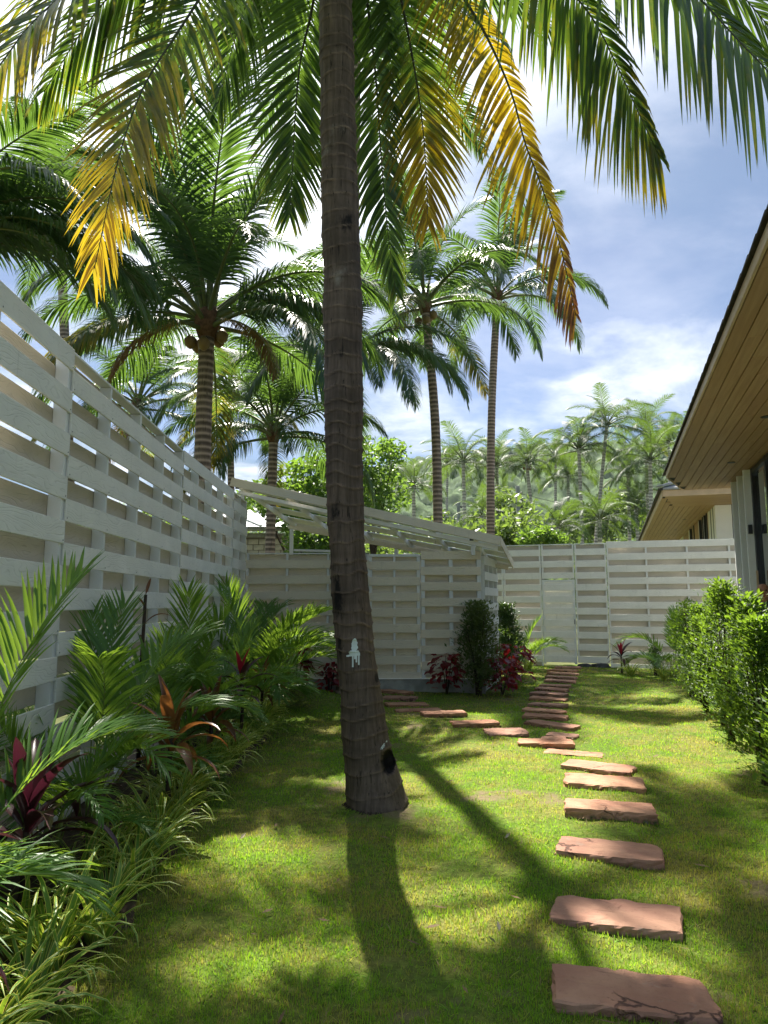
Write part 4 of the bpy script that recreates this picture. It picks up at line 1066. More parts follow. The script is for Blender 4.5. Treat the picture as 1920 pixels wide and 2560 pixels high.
# white paint on the bark, lifted a few millimetres off the surface
M['paint'] = mat_plain('white_paint', (0.62, 0.68, 0.66), 0.5, 0.4, 0, 0.08)
def paint(inside, x0, x1, y0, y1):
    v, f, ids = [], [], {}
    st_ = 1.0
    for j in range(NZ):
        pass
    vs = np.array([(proj(Vector(p) + PB)[0], proj(Vector(p) + PB)[1]) for p in V_]).reshape(NZ + 1, SEG, 2)
    nxp, nyp = int((x1 - x0) / st_), int((y1 - y0) / st_)
    def surf(px_, py_):
        # march the ray to the trunk
        d = ray(px_, py_); lo_, hi_ = TY - 0.5, TY
        for _ in range(26):
            m = (lo_ + hi_) / 2; p = Vector((0, 0, EYE)) + d * (m / d.y)
            j = int(np.clip(np.searchsorted(DCZ, p.z), 0, NZ))
            t_, ex, ey = trunk_frame(j); rel = p - dc[j]; a, b = rel.dot(ex), rel.dot(ey); th = math.atan2(-b, a)
            if math.hypot(a, b) < trunk_r(tl * j / NZ, th)[0]: hi_ = m
            else: lo_ = m
        return Vector((0, 0, EYE)) + d * ((hi_ - 0.006) / d.y)
    def vid(i, j):
        if (i, j) not in ids: ids[(i, j)] = len(v); v.append(surf(x0 + i * st_, y0 + j * st_) - PB)
        return ids[(i, j)]
    for i in range(nxp):
        for j in range(nyp):
            if inside(x0 + (i + .5) * st_, y0 + (j + .5) * st_): f.append((vid(i, j + 1), vid(i + 1, j + 1), vid(i + 1, j), vid(i, j)))
    put('paint_mark', mesh('paint_mark', v, f, M['paint'], True), trunk0)
def blob1(x, y):
    n = 3.0 * mnoise.noise(Vector((x * .25, y * .25, 0)))
    if 1596 < y < 1630 and abs(x - 886 - (y - 1612) * -0.05) < 6.5 * math.sqrt(max(0.0, 1 - ((y - 1616) / 20) ** 2)) + n + 1: return True
    if ((x - 886) / (13 + n)) ** 2 + ((y - 1632) / (9 + n)) ** 2 < 1: return True
    if abs(y - 1638 + 0.1 * (x - 886)) < 2.2 and -20 < x - 886 < 14: return True
    for (dx, l) in ((-4, 30), (5, 18), (11, 24), (1, 10)):
        if abs(x - 886 - dx) < 1.8 and 1634 < y < 1638 + l: return True
    return False
paint(blob1, 860, 905, 1592, 1672)
def blob2(x, y):
    u = (x - 951) / 8; yy = 1874 - (x - 951) * 1.1
    return abs(y - yy) < 5 + 3 * mnoise.noise(Vector((x * .3, y * .3, 4))) and 951 < x < 970
paint(blob2, 948, 974, 1845, 1884)
# roots and bare soil ring at the foot
rv, rf = [], []
for i in range(70):
    a = 2 * math.pi * i / 70 + rng.uniform(-.1, .1); l = rng.uniform(0.02, 0.07)
    p0 = Vector((math.cos(a) * .22, math.sin(a) * .22, 0.06)); p1 = Vector((math.cos(a) * (.24 + l * .5), math.sin(a) * (.24 + l * .5), 0.035)); p2 = Vector((math.cos(a + .2) * (.24 + l), math.sin(a + .2) * (.24 + l), 0.0))
    vv, ff = sweep([p0, p1, p2], [0.006, 0.005, 0.002], 5); b = len(rv); rv += vv; rf += [tuple(q + b for q in x) for x in ff]
tag(put('root_mat', mesh('root_mat', rv, rf, M['twig'], True), palm0), kind='stuff')
C0 = Vector((cen[-1].x, TY, 8.6))
bv, bf = sweep([C0 + Vector((0, 0, -.5)), C0 + Vector((0, 0, -.2)), C0 + Vector((0, 0, .3)), C0 + Vector((0, 0, .9))], [.16, .24, .22, .06], 14)
put('crown_base', mesh('crown_base', [p - PB for p in bv], bf, M['fibre'], True), palm0)
# fronds: (control points px,py,Y), leaflet length, width, droop, yellow range, pairs, sides, lift
FACE = Vector((0, -1, 0.35)); UPN = None
NEARF = [
 ([(560, -330, 5.0), (142, 0, 4.6), (0, 162, 4.45), (-170, 390, 4.35)], 1.0, 0.044, 1.6, (0.10, 0.60), 100, (0.9, 1.0), 6, Vector((0, -0.7, 0.7))),
 ([(690, -300, 5.15), (486, 17, 4.85), (370, 197, 4.7), (318, 324, 4.62), (283, 451, 4.6), (249, 613, 4.6), (236, 670, 4.6)], 0.82, 0.040, 0.75, (-0.12, 0.85), 112, (1.0, 0.9), 4, FACE),
 ([(815, -260, 6.0), (784, 0, 6.4), (752, 145, 6.6), (738, 290, 6.7), (732, 405, 6.7), (724, 540, 6.7)], 0.80, 0.042, 0.55, (0.05, 0.30), 104, (1.0, 1.0), 0, FACE),
 ([(880, -250, 6.0), (915, -20, 6.3), (940, 200, 6.5), (955, 420, 6.6), (972, 600, 6.6), (990, 730, 6.6)], 0.68, 0.042, 1.1, (0.0, 0.25), 112, (0.9, 0.9), -20, UPN),
 ([(950, -240, 5.9), (1003, 0, 6.2), (1026, 116, 6.3), (1050, 260, 6.4), (1064, 405, 6.4), (1070, 560, 6.4)], 0.78, 0.043, 0.65, (-0.15, 0.95), 104, (1.0, 1.0), 0, FACE),
 ([(1010, -230, 5.5), (1162, 0, 5.4), (1220, 98, 5.35), (1278, 231, 5.3), (1313, 359, 5.3), (1353, 463, 5.3), (1400, 613, 5.3), (1440, 790, 5.3)], 0.80, 0.040, 0.9, (0.25, 1.35), 116, (0.30, 1.0), 4, FACE),
 ([(960, -420, 5.4), (1150, -280, 5.2), (1330, -120, 5.0), (1470, 30, 4.9), (1545, 170, 4.85), (1600, 290, 4.85), (1650, 392, 4.85)], 1.28, 0.044, 1.5, (0.0, 0.42), 130, (0.34, 1.0), 2, FACE),
 ([(1200, -440, 4.9), (1450, -260, 4.65), (1640, -110, 4.45), (1753, 0, 4.35), (1840, 95, 4.25), (1930, 190, 4.15), (2080, 380, 4.05)], 1.30, 0.044, 2.2, (0.0, 0.30), 124, (0.55, 1.0), 0, Vector((0, -0.8, 0.6))),
 ([(1200, -480, 5.4), (1500, -320, 5.2), (1740, -130, 5.1), (1900, 40, 5.0), (2020, 200, 5.0)], 1.0, 0.042, 0.9, (0.0, 0.1), 100, (1.0, 1.0), 8, UPN),
 ([(760, -300, 6.4), (650, -80, 7.2), (590, 90, 7.6), (545, 260, 7.8)], 0.95, 0.042, 1.7, (0.0, 0.2), 96, (1.0, 1.0), 0, UPN),
 ([(640, -350, 5.3), (420, -160, 5.2), (240, 30, 5.2), (110, 230, 5.2)], 0.90, 0.042, 1.6, (0.1, 0.3), 96, (1.0, 1.0), 0, UPN),
]
for (az, el, dr_, L_) in ((-95, 55, 70, 4.6), (-60, 45, 70, 4.6), (-130, 48, 70, 4.5), (-160, 35, 65, 4.4), (-25, 38, 65, 4.4), (110, 48, 75, 4.4), (-80, 20, 45, 4.6)):
    cv_ = [Matrix.Rotation(R(az), 3, 'Z') @ p + C0 for p in arch(el, dr_, L_, 12, 1.2)]
    NEARF.append((cv_, 0.95, 0.042, 1.6, (0.0, 0.15), 84, (1.0, 1.0), 4, UPN))
allleaf = []
for i, (cp, ll, wd_, dr_, yel, npair, sides, lift, nrm_) in enumerate(NEARF):
    pts = [C0] + [at(*p) for p in cp] if isinstance(cp[0], tuple) else cp
    cv = [p - PB for p in catmull(pts, 40)]
    (rv, rf), lvs = frond_parts(cv, npair, ll, wd_, dr_, 6, True, yel, 100 + i, 0.16, (64, 20), lift, 0.030, sides, nrm_, 0.0, 0.4)
    fo = put('frond', mesh('frond', rv, rf, M['rachis_dark'], True), palm0)
    for l in lvs:
        q = [proj(p + PB) for p in (l[0][0], l[0][len(l[0]) // 2], l[0][-1])]
        ins = sum(1 for x in q if 0 < x[0] < 1920 and 0 < x[1] < 2560)
        allleaf.append((ins * math.hypot(q[0][0] - q[2][0], q[0][1] - q[2][1]), i, fo, l))
allleaf.sort(key=lambda x: -x[0])
rest = {}
for k, (sc_, i, fo, l) in enumerate(allleaf):
    if k < 290:
        g = Geo(); g.add(*l); put('leaflet', g.mesh('leaflet', M['leaf_near']), fo)
    else: rest.setdefault(i, (fo, Geo()))[1].add(*l)
for i, (fo, g) in rest.items(): tag(put('foliage', g.mesh('foliage', M['leaf_near']), fo), kind='stuff')

# --- palms around, middle distance
mid = 'coconut palms behind the fences'
def pal(label, bx, Y, cpx, cpy, L, nf, seed, rt, kind='mid', **kw):
    c = at(cpx, cpy, Y); b = at(bx, 1510, Y); b.z = 0
    return palm(label, b, c, L, kind, nf, seed, rt, mid if kind == 'mid' else 'distant coconut palms', **kw)
pal('thick-trunked coconut palm with hanging dead fronds right behind the left fence', 532, 12.4, 518, 800, 3.9, 18, 1, 0.165, nuts=5, hi=0.93,
    extra=((185, 5, 3.6), (172, 6, 3.4), (-8, 4, 3.9), (8, 5, 3.8), (-20, 6, 3.6), (90, 0, 4.6), (-85, 0, 4.7), (20, 0, 4.5), (200, 1, 4.4), (-60, 1, 4.5), (-120, 1, 4.4), (-110, 2, 3.6), (160, 3, 3.8), (20, 3, 3.9), (-30, 9, 2.3), (200, 9, 2.2)))
pal('palm leaning in over the left fence from the far left edge', -330, 8.0, -250, 650, 3.0, 8, 5, 0.15, hi=0.55, extra=((8, 3, 3.5), (-6, 4, 3.4), (18, 4, 3.3), (-14, 5, 3.2), (0, 5, 3.3), (25, 2, 3.3), (-24, 4, 3.3), (32, 4, 3.3), (12, 5, 2.8), (-8, 5, 2.7)))
pal('shorter green palm standing just left of the big trunk', 672, 18.0, 684, 1080, 3.3, 22, 9, 0.14, hi=0.9)
pal('palm mostly hidden behind the big trunk with a drooping yellow-tipped frond', 868, 17.0, 850, 900, 3.7, 13, 13, 0.13, hi=0.85, extra=((-12, 6, 3.8), (-30, 6, 3.6), (5, 5, 3.8), (-60, 7, 3.2)))
pal('slim palm with a pale trunk just right of the big trunk', 1097, 18.5, 1062, 760, 3.9, 18, 4, 0.135, trunk_mid=at(1090, 1100, 18.5), nuts=4, hi=0.9)
pal('tall palm with a straight grey trunk right of centre', 1224, 24.0, 1243, 740, 4.1, 18, 21, 0.15, trunk_mid=at(1228, 1080, 24), nuts=6, hi=0.88)
pal('very tall palm added behind the big trunk to shade the foreground, crown among the near fronds', 866, 12.5, 888, 70, 4.2, 12, 17, 0.14, hi=0.72)  # put in so that its crown casts shade on the foreground lawn
pal('thin palm behind the left fence beside the thick trunk', 584, 22.0, 574, 985, 3.2, 18, 33, 0.12)
pal('palm with upright new fronds far behind the left fence', 190, 20.0, 150, 560, 3.8, 18, 37, 0.15, hi=0.75)
pal('dark palm low behind the left fence', 330, 24.0, 345, 1010, 3.9, 20, 41, 0.15)
# --- distant palms
FP = [(1158, 1153, 1167, 58, 3.6, 'bushy palm at the left of the distant row, with silvery upright fronds'), (1242, 1165, 1242, 62, 3.4, 'distant palm just right of the tall grey trunk'),
 (1317, 1158, 1345, 60, 3.0, 'distant palm with a curved trunk and a red-brown nut cluster beside the pole'), (1389, 1145, 1392, 75, 3.6, 'pale distant palm half hidden left of the tallest one'),
 (1447, 1122, 1453, 58, 4.0, 'wide distant palm with long hanging fronds and a straight pale trunk'), (1517, 1063, 1470, 58, 3.7, 'tallest distant palm, its pale trunk leaning to the left'),
 (1613, 1078, 1622, 64, 3.3, 'distant palm right of the tallest one'), (1625, 1150, 1637, 52, 3.5, 'low bright distant palm close above the second eave'),
 (1671, 1104, 1676, 75, 3.5, 'distant palm just left of the house eave'), (1570, 1185, 1572, 62, 3.0, 'small bright green palm between the two distant tall palms'),
 (1722, 1080, 1730, 80, 3.2, 'distant palm peeping out above the near eave'), (1034, 1214, 1036, 60, 3.2, 'distant palm behind the slim pale trunk, to its left'),
 (974, 1230, 976, 70, 2.9, 'small hanging-fronded palm seen right of the big trunk'), (1118, 1160, 1122, 85, 3.0, 'faint far palm left of the bushy distant one'),
 (1420, 1190, 1425, 70, 3.0, 'shorter palm under the wide distant one'), (1690, 1180, 1695, 80, 3.2, 'low palm behind the eave corner'),
 (1500, 1300, 1502, 45, 2.6, 'young palm low behind the back fence, left of the eave tip'), (1395, 1318, 1396, 42, 2.4, 'young low palm behind the back fence near the pole'),
 (1590, 1270, 1594, 55, 3.0, 'young bright palm low in front of the distant row'), (1205, 1290, 1206, 46, 2.5, 'young palm low between the two tall trunks')]
for i, (cx_, cy_, bx, Y, L, lab) in enumerate(FP):
    Lk = L * 1.15 * (Y / 60.0) ** 0.35
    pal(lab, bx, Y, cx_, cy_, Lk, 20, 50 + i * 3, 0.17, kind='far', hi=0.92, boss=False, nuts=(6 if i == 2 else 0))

# ------------------------------------------------------------------ leafy trees and undergrowth
def leaf_cloud(blobs, n, size, seed, flat=0.0):
    r = random.Random(seed); g = Geo()
    tot = sum(b[3] ** 2 for b in blobs)
    for (x, y, z, rad) in blobs:
        m = int(n * rad ** 2 / tot)
        for _ in range(m):
            d = Vector((r.gauss(0, 1), r.gauss(0, 1), r.gauss(0, 1))).normalized() * rad * (r.random() ** 0.4)
            d.z *= 0.8
            p = Vector((x, y, z)) + d
            a = Vector((r.gauss(0, 1), r.gauss(0, 1), r.gauss(0, 0.7))).normalized(); b = a.cross(Vector((r.gauss(0, 1), r.gauss(0, 1), r.gauss(0, 1)))).normalized()
            s = size * r.uniform(0.6, 1.3); q = r.random()
            g.add([p - a * s, p + b * s * 0.42, p + a * s, p - b * s * 0.42], [(0, 1, 2, 3)], [q] * 4, [0] * 4, [0] * 4)
    return g
def leafy_tree(label, base, blobs, n, size, seed, mat='treeleaf', trunk_r=0.12, name='leafy_tree', cat='tree', group=None):
    t = thing(name, base, label, cat, group); r = random.Random(seed)
    top = max(b[2] for b in blobs); c = sum((Vector(b[:3]) for b in blobs), Vector()) / len(blobs)
    v, f = sweep(catmull([Vector((0, 0, -.1)), Vector((c.x * .3, c.y * .3, top * .35)), Vector((c.x, c.y, top * .8))], 10), [trunk_r * (1 - .07 * i) for i in range(11)], 8)
    for b in blobs:
        p = Vector(b[:3]); vv, ff = sweep(catmull([Vector((c.x * .4, c.y * .4, top * .4)), (Vector((c.x * .4, c.y * .4, top * .4)) + p) / 2 + Vector((0, 0, .1)), p], 6), [trunk_r * .5 * (1 - .13 * i) for i in range(7)], 6)
        o = len(v); v += vv; f += [tuple(i + o for i in q) for q in ff]
    put('trunk', mesh('trunk', v, f, M['twig'], True), t)
    tag(put('crown', leaf_cloud(blobs, n, size, seed).mesh('crown', M[mat], False), t), kind='stuff')
    return t
def tree_px(label, Y, pts, n, size, seed, mat='treeleaf', **k):
    ws = [at(x, y, Y + dy) for x, y, r, dy in pts]; bx = ws[0].x
    base = Vector((bx, Y, 0)); blobs = [(p.x - bx, p.y - Y, p.z, r) for p, (x, y, r, dy) in zip(ws, pts)]
    return leafy_tree(label, base, blobs, n, size, seed, mat, **k)
tree_px('light green leafy tree behind the shed, left of the big trunk', 24, [(745, 1215, 1.2, 0), (800, 1180, 1.0, 0.5), (700, 1260, 0.9, 0.3), (770, 1290, 1.1, -.4), (810, 1270, 1.0, 0), (640, 1240, 0.8, 1)], 3400, 0.13, 3)
tree_px('feathery light green tree behind the shed, right of the big trunk', 30, [(930, 1150, 1.3, 0), (960, 1230, 1.3, .5), (915, 1250, 1.2, 0), (985, 1130, 0.8, 0), (900, 1190, 1.0, .5)], 2600, 0.14, 4)
tree_px('dark leafy bush under the pergola roof beside the block house', 22, [(760, 1360, 0.7, 0), (800, 1345, 0.7, .4), (840, 1370, 0.6, 0)], 1500, 0.10, 6, name='bush', cat='bush')
tree_px('yellow-green bush just above the back fence beside the pole', 27, [(1325, 1345, 0.55, 0), (1360, 1340, 0.5, .3), (1390, 1352, 0.5, 0)], 1300, 0.10, 8, name='bush', cat='bush')
tree_px('dark green bush just above the back fence, left of the pole', 30, [(1262, 1335, 0.6, 0), (1240, 1350, 0.6, .3), (1285, 1352, 0.4, 0)], 1300, 0.10, 9, 'bushleaf', name='bush', cat='bush')
tree_px('tall dark tree behind the pole', 48, [(1270, 1290, 1.9, 0), (1230, 1310, 1.7, .3), (1250, 1250, 1.3, 0)], 4500, 0.13, 10, 'bushleaf')
tree_px('dark leafy tree beneath the tallest distant palm', 70, [(1540, 1270, 2.6, 0), (1590, 1300, 2.4, .3), (1500, 1310, 2.4, 0), (1460, 1300, 2.2, 1)], 4500, 0.22, 11, 'bushleaf')
# far wood: one mass of undergrowth between the palms
def wood_mass():
    r = random.Random(2); blobs = []
    for i in range(260):
        X = r.uniform(-30, 60); Y = r.uniform(62, 125); hgt = r.uniform(1.5, 10.0); rad = r.uniform(1.6, 3.2)
        blobs.append((X, Y, hgt, rad))
    far_ = list(blobs); blobs = []
    for i in range(60):
        X = r.uniform(-18, 8); Y = r.uniform(30, 60); blobs.append((X, Y, r.uniform(1.5, 5.0), r.uniform(1.2, 2.2)))
    g = leaf_cloud(far_, 70000, 0.32, 8); g2 = leaf_cloud(blobs, 26000, 0.17, 9); g.add(g2.v, g2.f, g2.a['fr'], g2.a['fy'], g2.a['fu'])
    tag(put('undergrowth', g.mesh('undergrowth', M['bushleaf'], False)), kind='stuff')
wood_mass()

# ------------------------------------------------------------------ power poles and cables
def pole(label, px_, py_, Y, nins):
    p = at(px_, py_, Y); t = thing('utility_pole', (p.x, Y, 0), label, 'utility pole', 'concrete utility poles')
    beam('shaft', t, (p.x, Y, -.1), (p.x, Y, p.z), 0.24, 0.20, M['concrete'], up=Vector((0, -1, 0)), ch=0.02)
    at_ = []
    for i in range(nins):
        z = p.z - 0.5 - 0.42 * i
        iv, iff = sweep([(0, 0, -.10), (0, 0, -.05), (0, 0, 0), (0, 0, .05), (0, 0, .10)], [.05, .085, .05, .085, .05], 8)
        put('insulator', mesh('insulator', iv, iff, M['black'], True), t, (0.22, -0.05, z)); at_.append(Vector((p.x + 0.22, Y - 0.05, z)))
    beam('bracket', t, (p.x + 0.12, Y - 0.02, p.z - 0.5 - 0.42 * (nins - 1) - .2), (p.x + 0.12, Y - 0.02, p.z - 0.3), 0.03, 0.03, M['black'], up=Vector((0, -1, 0)))
    return at_
ia = pole('concrete utility pole above the back fence carrying cables', 1294, 1215, 45, 5)
ib = pole('shorter concrete pole beside the leftmost distant palm trunk', 1146, 1252, 56, 5)
WL = ['topmost', 'second', 'third', 'fourth', 'lowest']
def cable(a, b, sag, label, mat, r=0.013):
    pts = []
    for i in range(25):
        u = i / 24; p = a.lerp(b, u); p.z -= sag * 4 * u * (1 - u); pts.append(p)
    v, f = sweep(pts, [r] * 25, 5)
    tag(put('cable', mesh('cable', v, f, M[mat], True)), label, 'cable', 'overhead power cables')
for i in range(5):
    cable(ia[i], at(1720, 1262 + 30 * i, 70), 0.9, WL[i] + ' dark cable running right from the utility pole', 'cable', 0.016)
    cable(ia[i], ib[i], 0.7, WL[i] + ' pale cable between the two utility poles', 'cablelight')
    cable(ib[i], at(960, 1325 + 12 * i, 80), 1.2, WL[i] + ' pale cable running left from the shorter pole', 'cablelight')

# ------------------------------------------------------------------ garden plants
ARF = {}
def areca_frond(var):
    if var in ARF: return ARF[var]
    r = random.Random(200 + var)
    el0, dr, L = [(86, 40, 1.75), (80, 70, 1.7), (74, 95, 1.6), (68, 105, 1.45), (60, 110, 1.25), (78, 120, 1.6), (50, 95, 1.05)][var]
    cv = arch(el0, dr, L, 18, 1.7, r.uniform(-10, 10))
    (rv, rf), lv = frond_parts(cv, 34, 0.42, 0.034, 0.5 + 0.35 * (var > 0), 4, True, (-0.4, 0.05), 300 + var, 0.36, (52, 22), 34 - 6 * (var > 3), 0.010, tipmin=0.45)
    rm = mesh('frond', rv, rf, M['areca_stalk'], True)
    lms = []; g = Geo()
    for l in lv:
        q = Geo(); q.add(*l); lms.append(q.mesh('leaflet', M['areca'])); g.add(*l)
    ARF[var] = (rm, lms, g.mesh('foliage', M['areca'])); return ARF[var]
def areca(label, x, y, s, nf, seed, split=0, extra=(), group='feathery palm clumps in the planting bed'):
    r = random.Random(seed); t = thing('areca_palm', (x, y, 0.02), label, 'palm plant', group)
    budget = split; spec = []
    for i in range(nf):
        var = [1, 2, 5, 3, 0, 4, 2, 6, 1, 3, 5, 6][i % 12]; spec.append((math.degrees(i * 2.39996 + seed) + r.uniform(-15, 15), var, s * r.uniform(0.85, 1.1)))
    spec = list(extra) + spec
    for (az, var, sc_) in spec:
        rm, lms, fm = areca_frond(var); a = R(az)
        o = put('frond', rm, t, (math.cos(a) * 0.05, math.sin(a) * 0.05, 0), (R(r.uniform(-6, 6)), 0, a), sc_)
        if budget >= len(lms):
            for lm in lms: put('leaflet', lm, o)
            budget -= len(lms)
        else: tag(put('foliage', fm, o), kind='stuff')
    for i in range(4):
        a = r.uniform(0, 6.28); v, f = sweep([(math.cos(a) * .05, math.sin(a) * .05, -.02), (math.cos(a) * .09, math.sin(a) * .09, .5 * s)], [.014, .009], 7)
        put('cane', mesh('cane', v, f, M['areca_stalk'], True), t)
    return t
areca('feathery palm at the left edge with one tall upright frond', -2.08, 3.45, 1.0, 0, 2, 280, extra=((75, 0, 1.05), (-75, 3, 0.95), (-100, 5, 0.95), (110, 3, 0.9), (-50, 4, 0.9), (40, 2, 0.9), (150, 1, 1.0)))
areca('low feathery palm with a frond reaching over the striped border in front', -2.05, 2.75, 0.80, 0, 4, 280, extra=((28, 4, 0.85), (55, 4, 0.8), (-60, 5, 0.8), (-110, 3, 0.8), (100, 1, 0.8), (170, 2, 0.8)))
areca('feathery palm with a bright yellow-lit frond top against the fence', -2.05, 5.15, 0.90, 7, 5, 280, extra=((60, 1, 1.0), (100, 0, 0.95)))
areca('feathery palm in front of the bright-topped one', -1.95, 4.3, 0.66, 8, 7)
areca('dense dark feathery palm halfway along the bed', -1.95, 6.35, 0.82, 11, 8)
areca('feathery palm with one tall straight frond in front of the fence joint', -2.05, 7.55, 0.92, 11, 9, extra=((-75, 0, 1.02),))
areca('arching feathery palm beside the red-leaved cordyline', -1.85, 8.6, 0.88, 12, 10)
areca('sunlit feathery palm with silvery fronds near the shed', -1.75, 10.0, 1.05, 13, 12, extra=((-30, 2, 1.1), (0, 5, 1.1), (-60, 2, 1.05)))
areca('last feathery palm of the bed in front of the shed wall', -2.05, 11.2, 1.12, 11, 14, extra=((0, 1, 1.1), (-15, 2, 1.15)))
areca('feathery palm behind the dark cone shrub by the gate', 3.15, 16.4, 0.80, 11, 16, group='feathery palms by the back fence')
areca('feathery palm between back fence and hedge', 6.15, 15.4, 0.92, 9, 17, group='feathery palms by the back fence')

CORL = {}
def cord_leaf(var, mat):
    if (var, mat) in CORL: return CORL[(var, mat)]
    el0, dr, L, wd_ = [(80, 25, .48, .085), (68, 55, .55, .095), (52, 85, .60, .10), (38, 105, .60, .095), (20, 90, .5, .085)][var]
    cv = arch(el0, dr, L, 9, 1.4); v, f = [], []
    fr = []
    for i, p in enumerate(cv):
        u = i / 9; T = (cv[min(i + 1, 9)] - cv[max(i - 1, 0)]).normalized(); up = Vector((-T.z, 0, T.x))
        hw = wd_ / 2 * (0.22 + 0.78 * math.sin(math.pi * min(1, max(0, (u - 0.08) / 0.92)) ** 0.8)) if u < 0.98 else 0.002
        v += [p + Vector((0, -hw, 0)) + up * hw * .35, p + Vector((0, -hw * .5, 0)) + up * hw * .08, p, p + Vector((0, hw * .5, 0)) + up * hw * .08, p + Vector((0, hw, 0)) + up * hw * .35]
        fr += [0.5 + 0.3 * math.sin(var * 3 + i)] * 5
    for i in range(9):
        for k in range(4): a = i * 5 + k; f.append((a, a + 1, a + 6, a + 5))
    me = mesh('leaf', v, f, M[mat], True, None, {'fr': fr, 'fy': [0] * len(v), 'fu': [0] * len(v)}); CORL[(var, mat)] = me; return me
def cordyline(label, x, y, h, s, mat, seed, heart=None, n=16, group='broad-leaved cordylines in the bed', z0=0.02, dead=True):
    r = random.Random(seed); t = thing('cordyline', (x, y, z0), label, 'cordyline plant', group)
    v, f = sweep([(0, 0, -.05), (r.uniform(-.03, .03), 0, h * .5), (0, 0, h)], [.022, .018, .016], 8); put('stem', mesh('stem', v, f, M['twig'], True), t)
    for i in range(n):
        u = i / (n - 1); var = min(4, int(u * 5)); a = i * 2.39996 + seed
        m = heart if (heart and var == 0) else mat
        put('leaf', cord_leaf(var, m), t, (0, 0, h - u * h * 0.35), (R(r.uniform(-12, 12)), 0, a), s * r.uniform(0.85, 1.12))
    return t
cordyline('dark purple cordyline with big drooping leaves at the lower left edge', -1.78, 2.45, 0.50, 1.15, 'cordy', 3)
cordyline('dark purple cordyline in shade beside the fence post', -1.85, 3.85, 0.42, 0.95, 'cordy', 5)
cordyline('bronze cordyline with an upright orange-brown leaf in mid bed', -1.52, 5.25, 0.62, 0.88, 'cordy_brown', 4)
cordyline('bronze cordyline low under the feathery palms', -1.58, 6.7, 0.50, 0.80, 'cordy_brown', 9)
cordyline('dark cordyline with a crimson heart beside the feathery palms', -1.55, 7.9, 0.75, 0.72, 'cordy', 6, heart='cordy_red')
cordyline('bronze-leaved cordyline near the far end of the bed', -1.55, 9.3, 0.55, 0.72, 'cordy_brown', 7)
cordyline('tall thin cordyline with a single brown leaf against the fence', -2.3, 6.9, 1.62, 0.42, 'cordy_brown', 8, n=5)
cordyline('dark red cordyline standing alone before the back fence', 5.30, 16.15, 0.42, 0.78, 'cordy', 12, heart='cordy_red', n=13, group='cordyline by the back fence')

# striped grassy tufts
STB = {}
def blade(var):
    if var in STB: return STB[var]
    r = random.Random(500 + var); el0, dr, L = r.uniform(62, 86), r.uniform(35, 135), r.uniform(0.30, 0.48)
    cv = arch(el0, dr, L, 7, 1.6, r.uniform(-20, 20)); v, f, fu = [], [], []
    for i, p in enumerate(cv):
        u = i / 7; hw = 0.0115 * (0.55 + 0.45 * min(1, u / .2)) * (max(0, 1 - u) ** 0.55 if u < 1 else 0) + 0.0003
        T = (cv[min(i + 1, 7)] - cv[max(i - 1, 0)]).normalized(); up = Vector((-T.z, 0, T.x))
        for k in (-1, -.5, .5, 1):
            v.append(p + Vector((0, k * hw, 0)) + up * hw * .5 * abs(k)); fu.append(1.0 if abs(k) > .7 else 0.0)
    for i in range(7):
        for k in range(3): a = i * 4 + k; f.append((a, a + 1, a + 5, a + 4))
    fr = [r.random()] * len(v)
    STB[var] = (v, f, fr, fu, mesh('blade', v, f, M['stripe'], True, None, {'fr': fr, 'fy': [0] * len(v), 'fu': fu})); return STB[var]
def tuft(label, x, y, s, n, seed, split, group, z=0.0):
    r = random.Random(seed); t = thing('spider_plant', (x, y, z), label, 'striped plant', group); g = Geo()
    for i in range(n):
        var = r.randrange(18); a = r.uniform(0, 6.283); rad = 0.05 * r.random(); sc_ = s * r.uniform(0.75, 1.15); roll = R(r.uniform(-20, 20))
        bl = blade(var)
        loc = Vector((math.cos(a) * rad, math.sin(a) * rad, -0.01))
        if split: put('blade', bl[4], t, loc, (roll, 0, a + r.uniform(-.5, .5)), sc_)
        else:
            m = Matrix.Translation(loc) @ Euler((roll, 0, a)).to_matrix().to_4x4() @ Matrix.Scale(sc_, 4)
            g.add([m @ p for p in bl[0]], bl[1], bl[2], [0] * len(bl[0]), bl[3])
    if not split: tag(put('foliage', g.mesh('foliage', M['stripe']), t), kind='stuff')
ROWG = 'striped tufts edging the lawn'
y = 2.05; i = 0; r_ = random.Random(77); SECOND = []
while y < 11.3:
    x = bed_edge(y) - 0.06 + r_.uniform(-.06, .05)
    near = y < 5.2
    tuft('striped grassy tuft, %s from the near end of the lawn border' % ORD[i], x, y, r_.uniform(1.0, 1.3) * (1.0 if y < 8 else 1.1), 46 if near else 50, 600 + i, near, ROWG, lawn_z(x, y) - 0.01)
    if i % 2 == 0: SECOND.append((x - 0.20, y + 0.13))
    y += r_.uniform(0.26, 0.34) if y < 7 else r_.uniform(0.30, 0.40); i += 1
for j, (x, y) in enumerate(SECOND): tuft('striped grassy tuft of the inner border row, %s from the near end' % ORD[j], x, y, r_.uniform(0.95, 1.2), 40, 900 + j, False, ROWG, 0.03)
for (px_, py_, lab) in ((1145, 1722, 'striped tuft between the left red bush and the slim cone shrub'), (1290, 1722, 'striped tuft right of the dark red bush by the side path'), (1322, 1672, 'striped tuft before the gate, under the feathery palm'),
                        (1577, 1690, 'striped tuft right of the lone dark red cordyline'), (1660, 1700, 'striped tuft at the far foot of the hedge'), (835, 1698, 'striped tuft left of the big trunk at the shed wall')):
    q = ground(px_, py_); tuft(lab, q.x, q.y, 1.15, 46, int(px_), False, 'striped tufts by shed and back fence', 0.0)

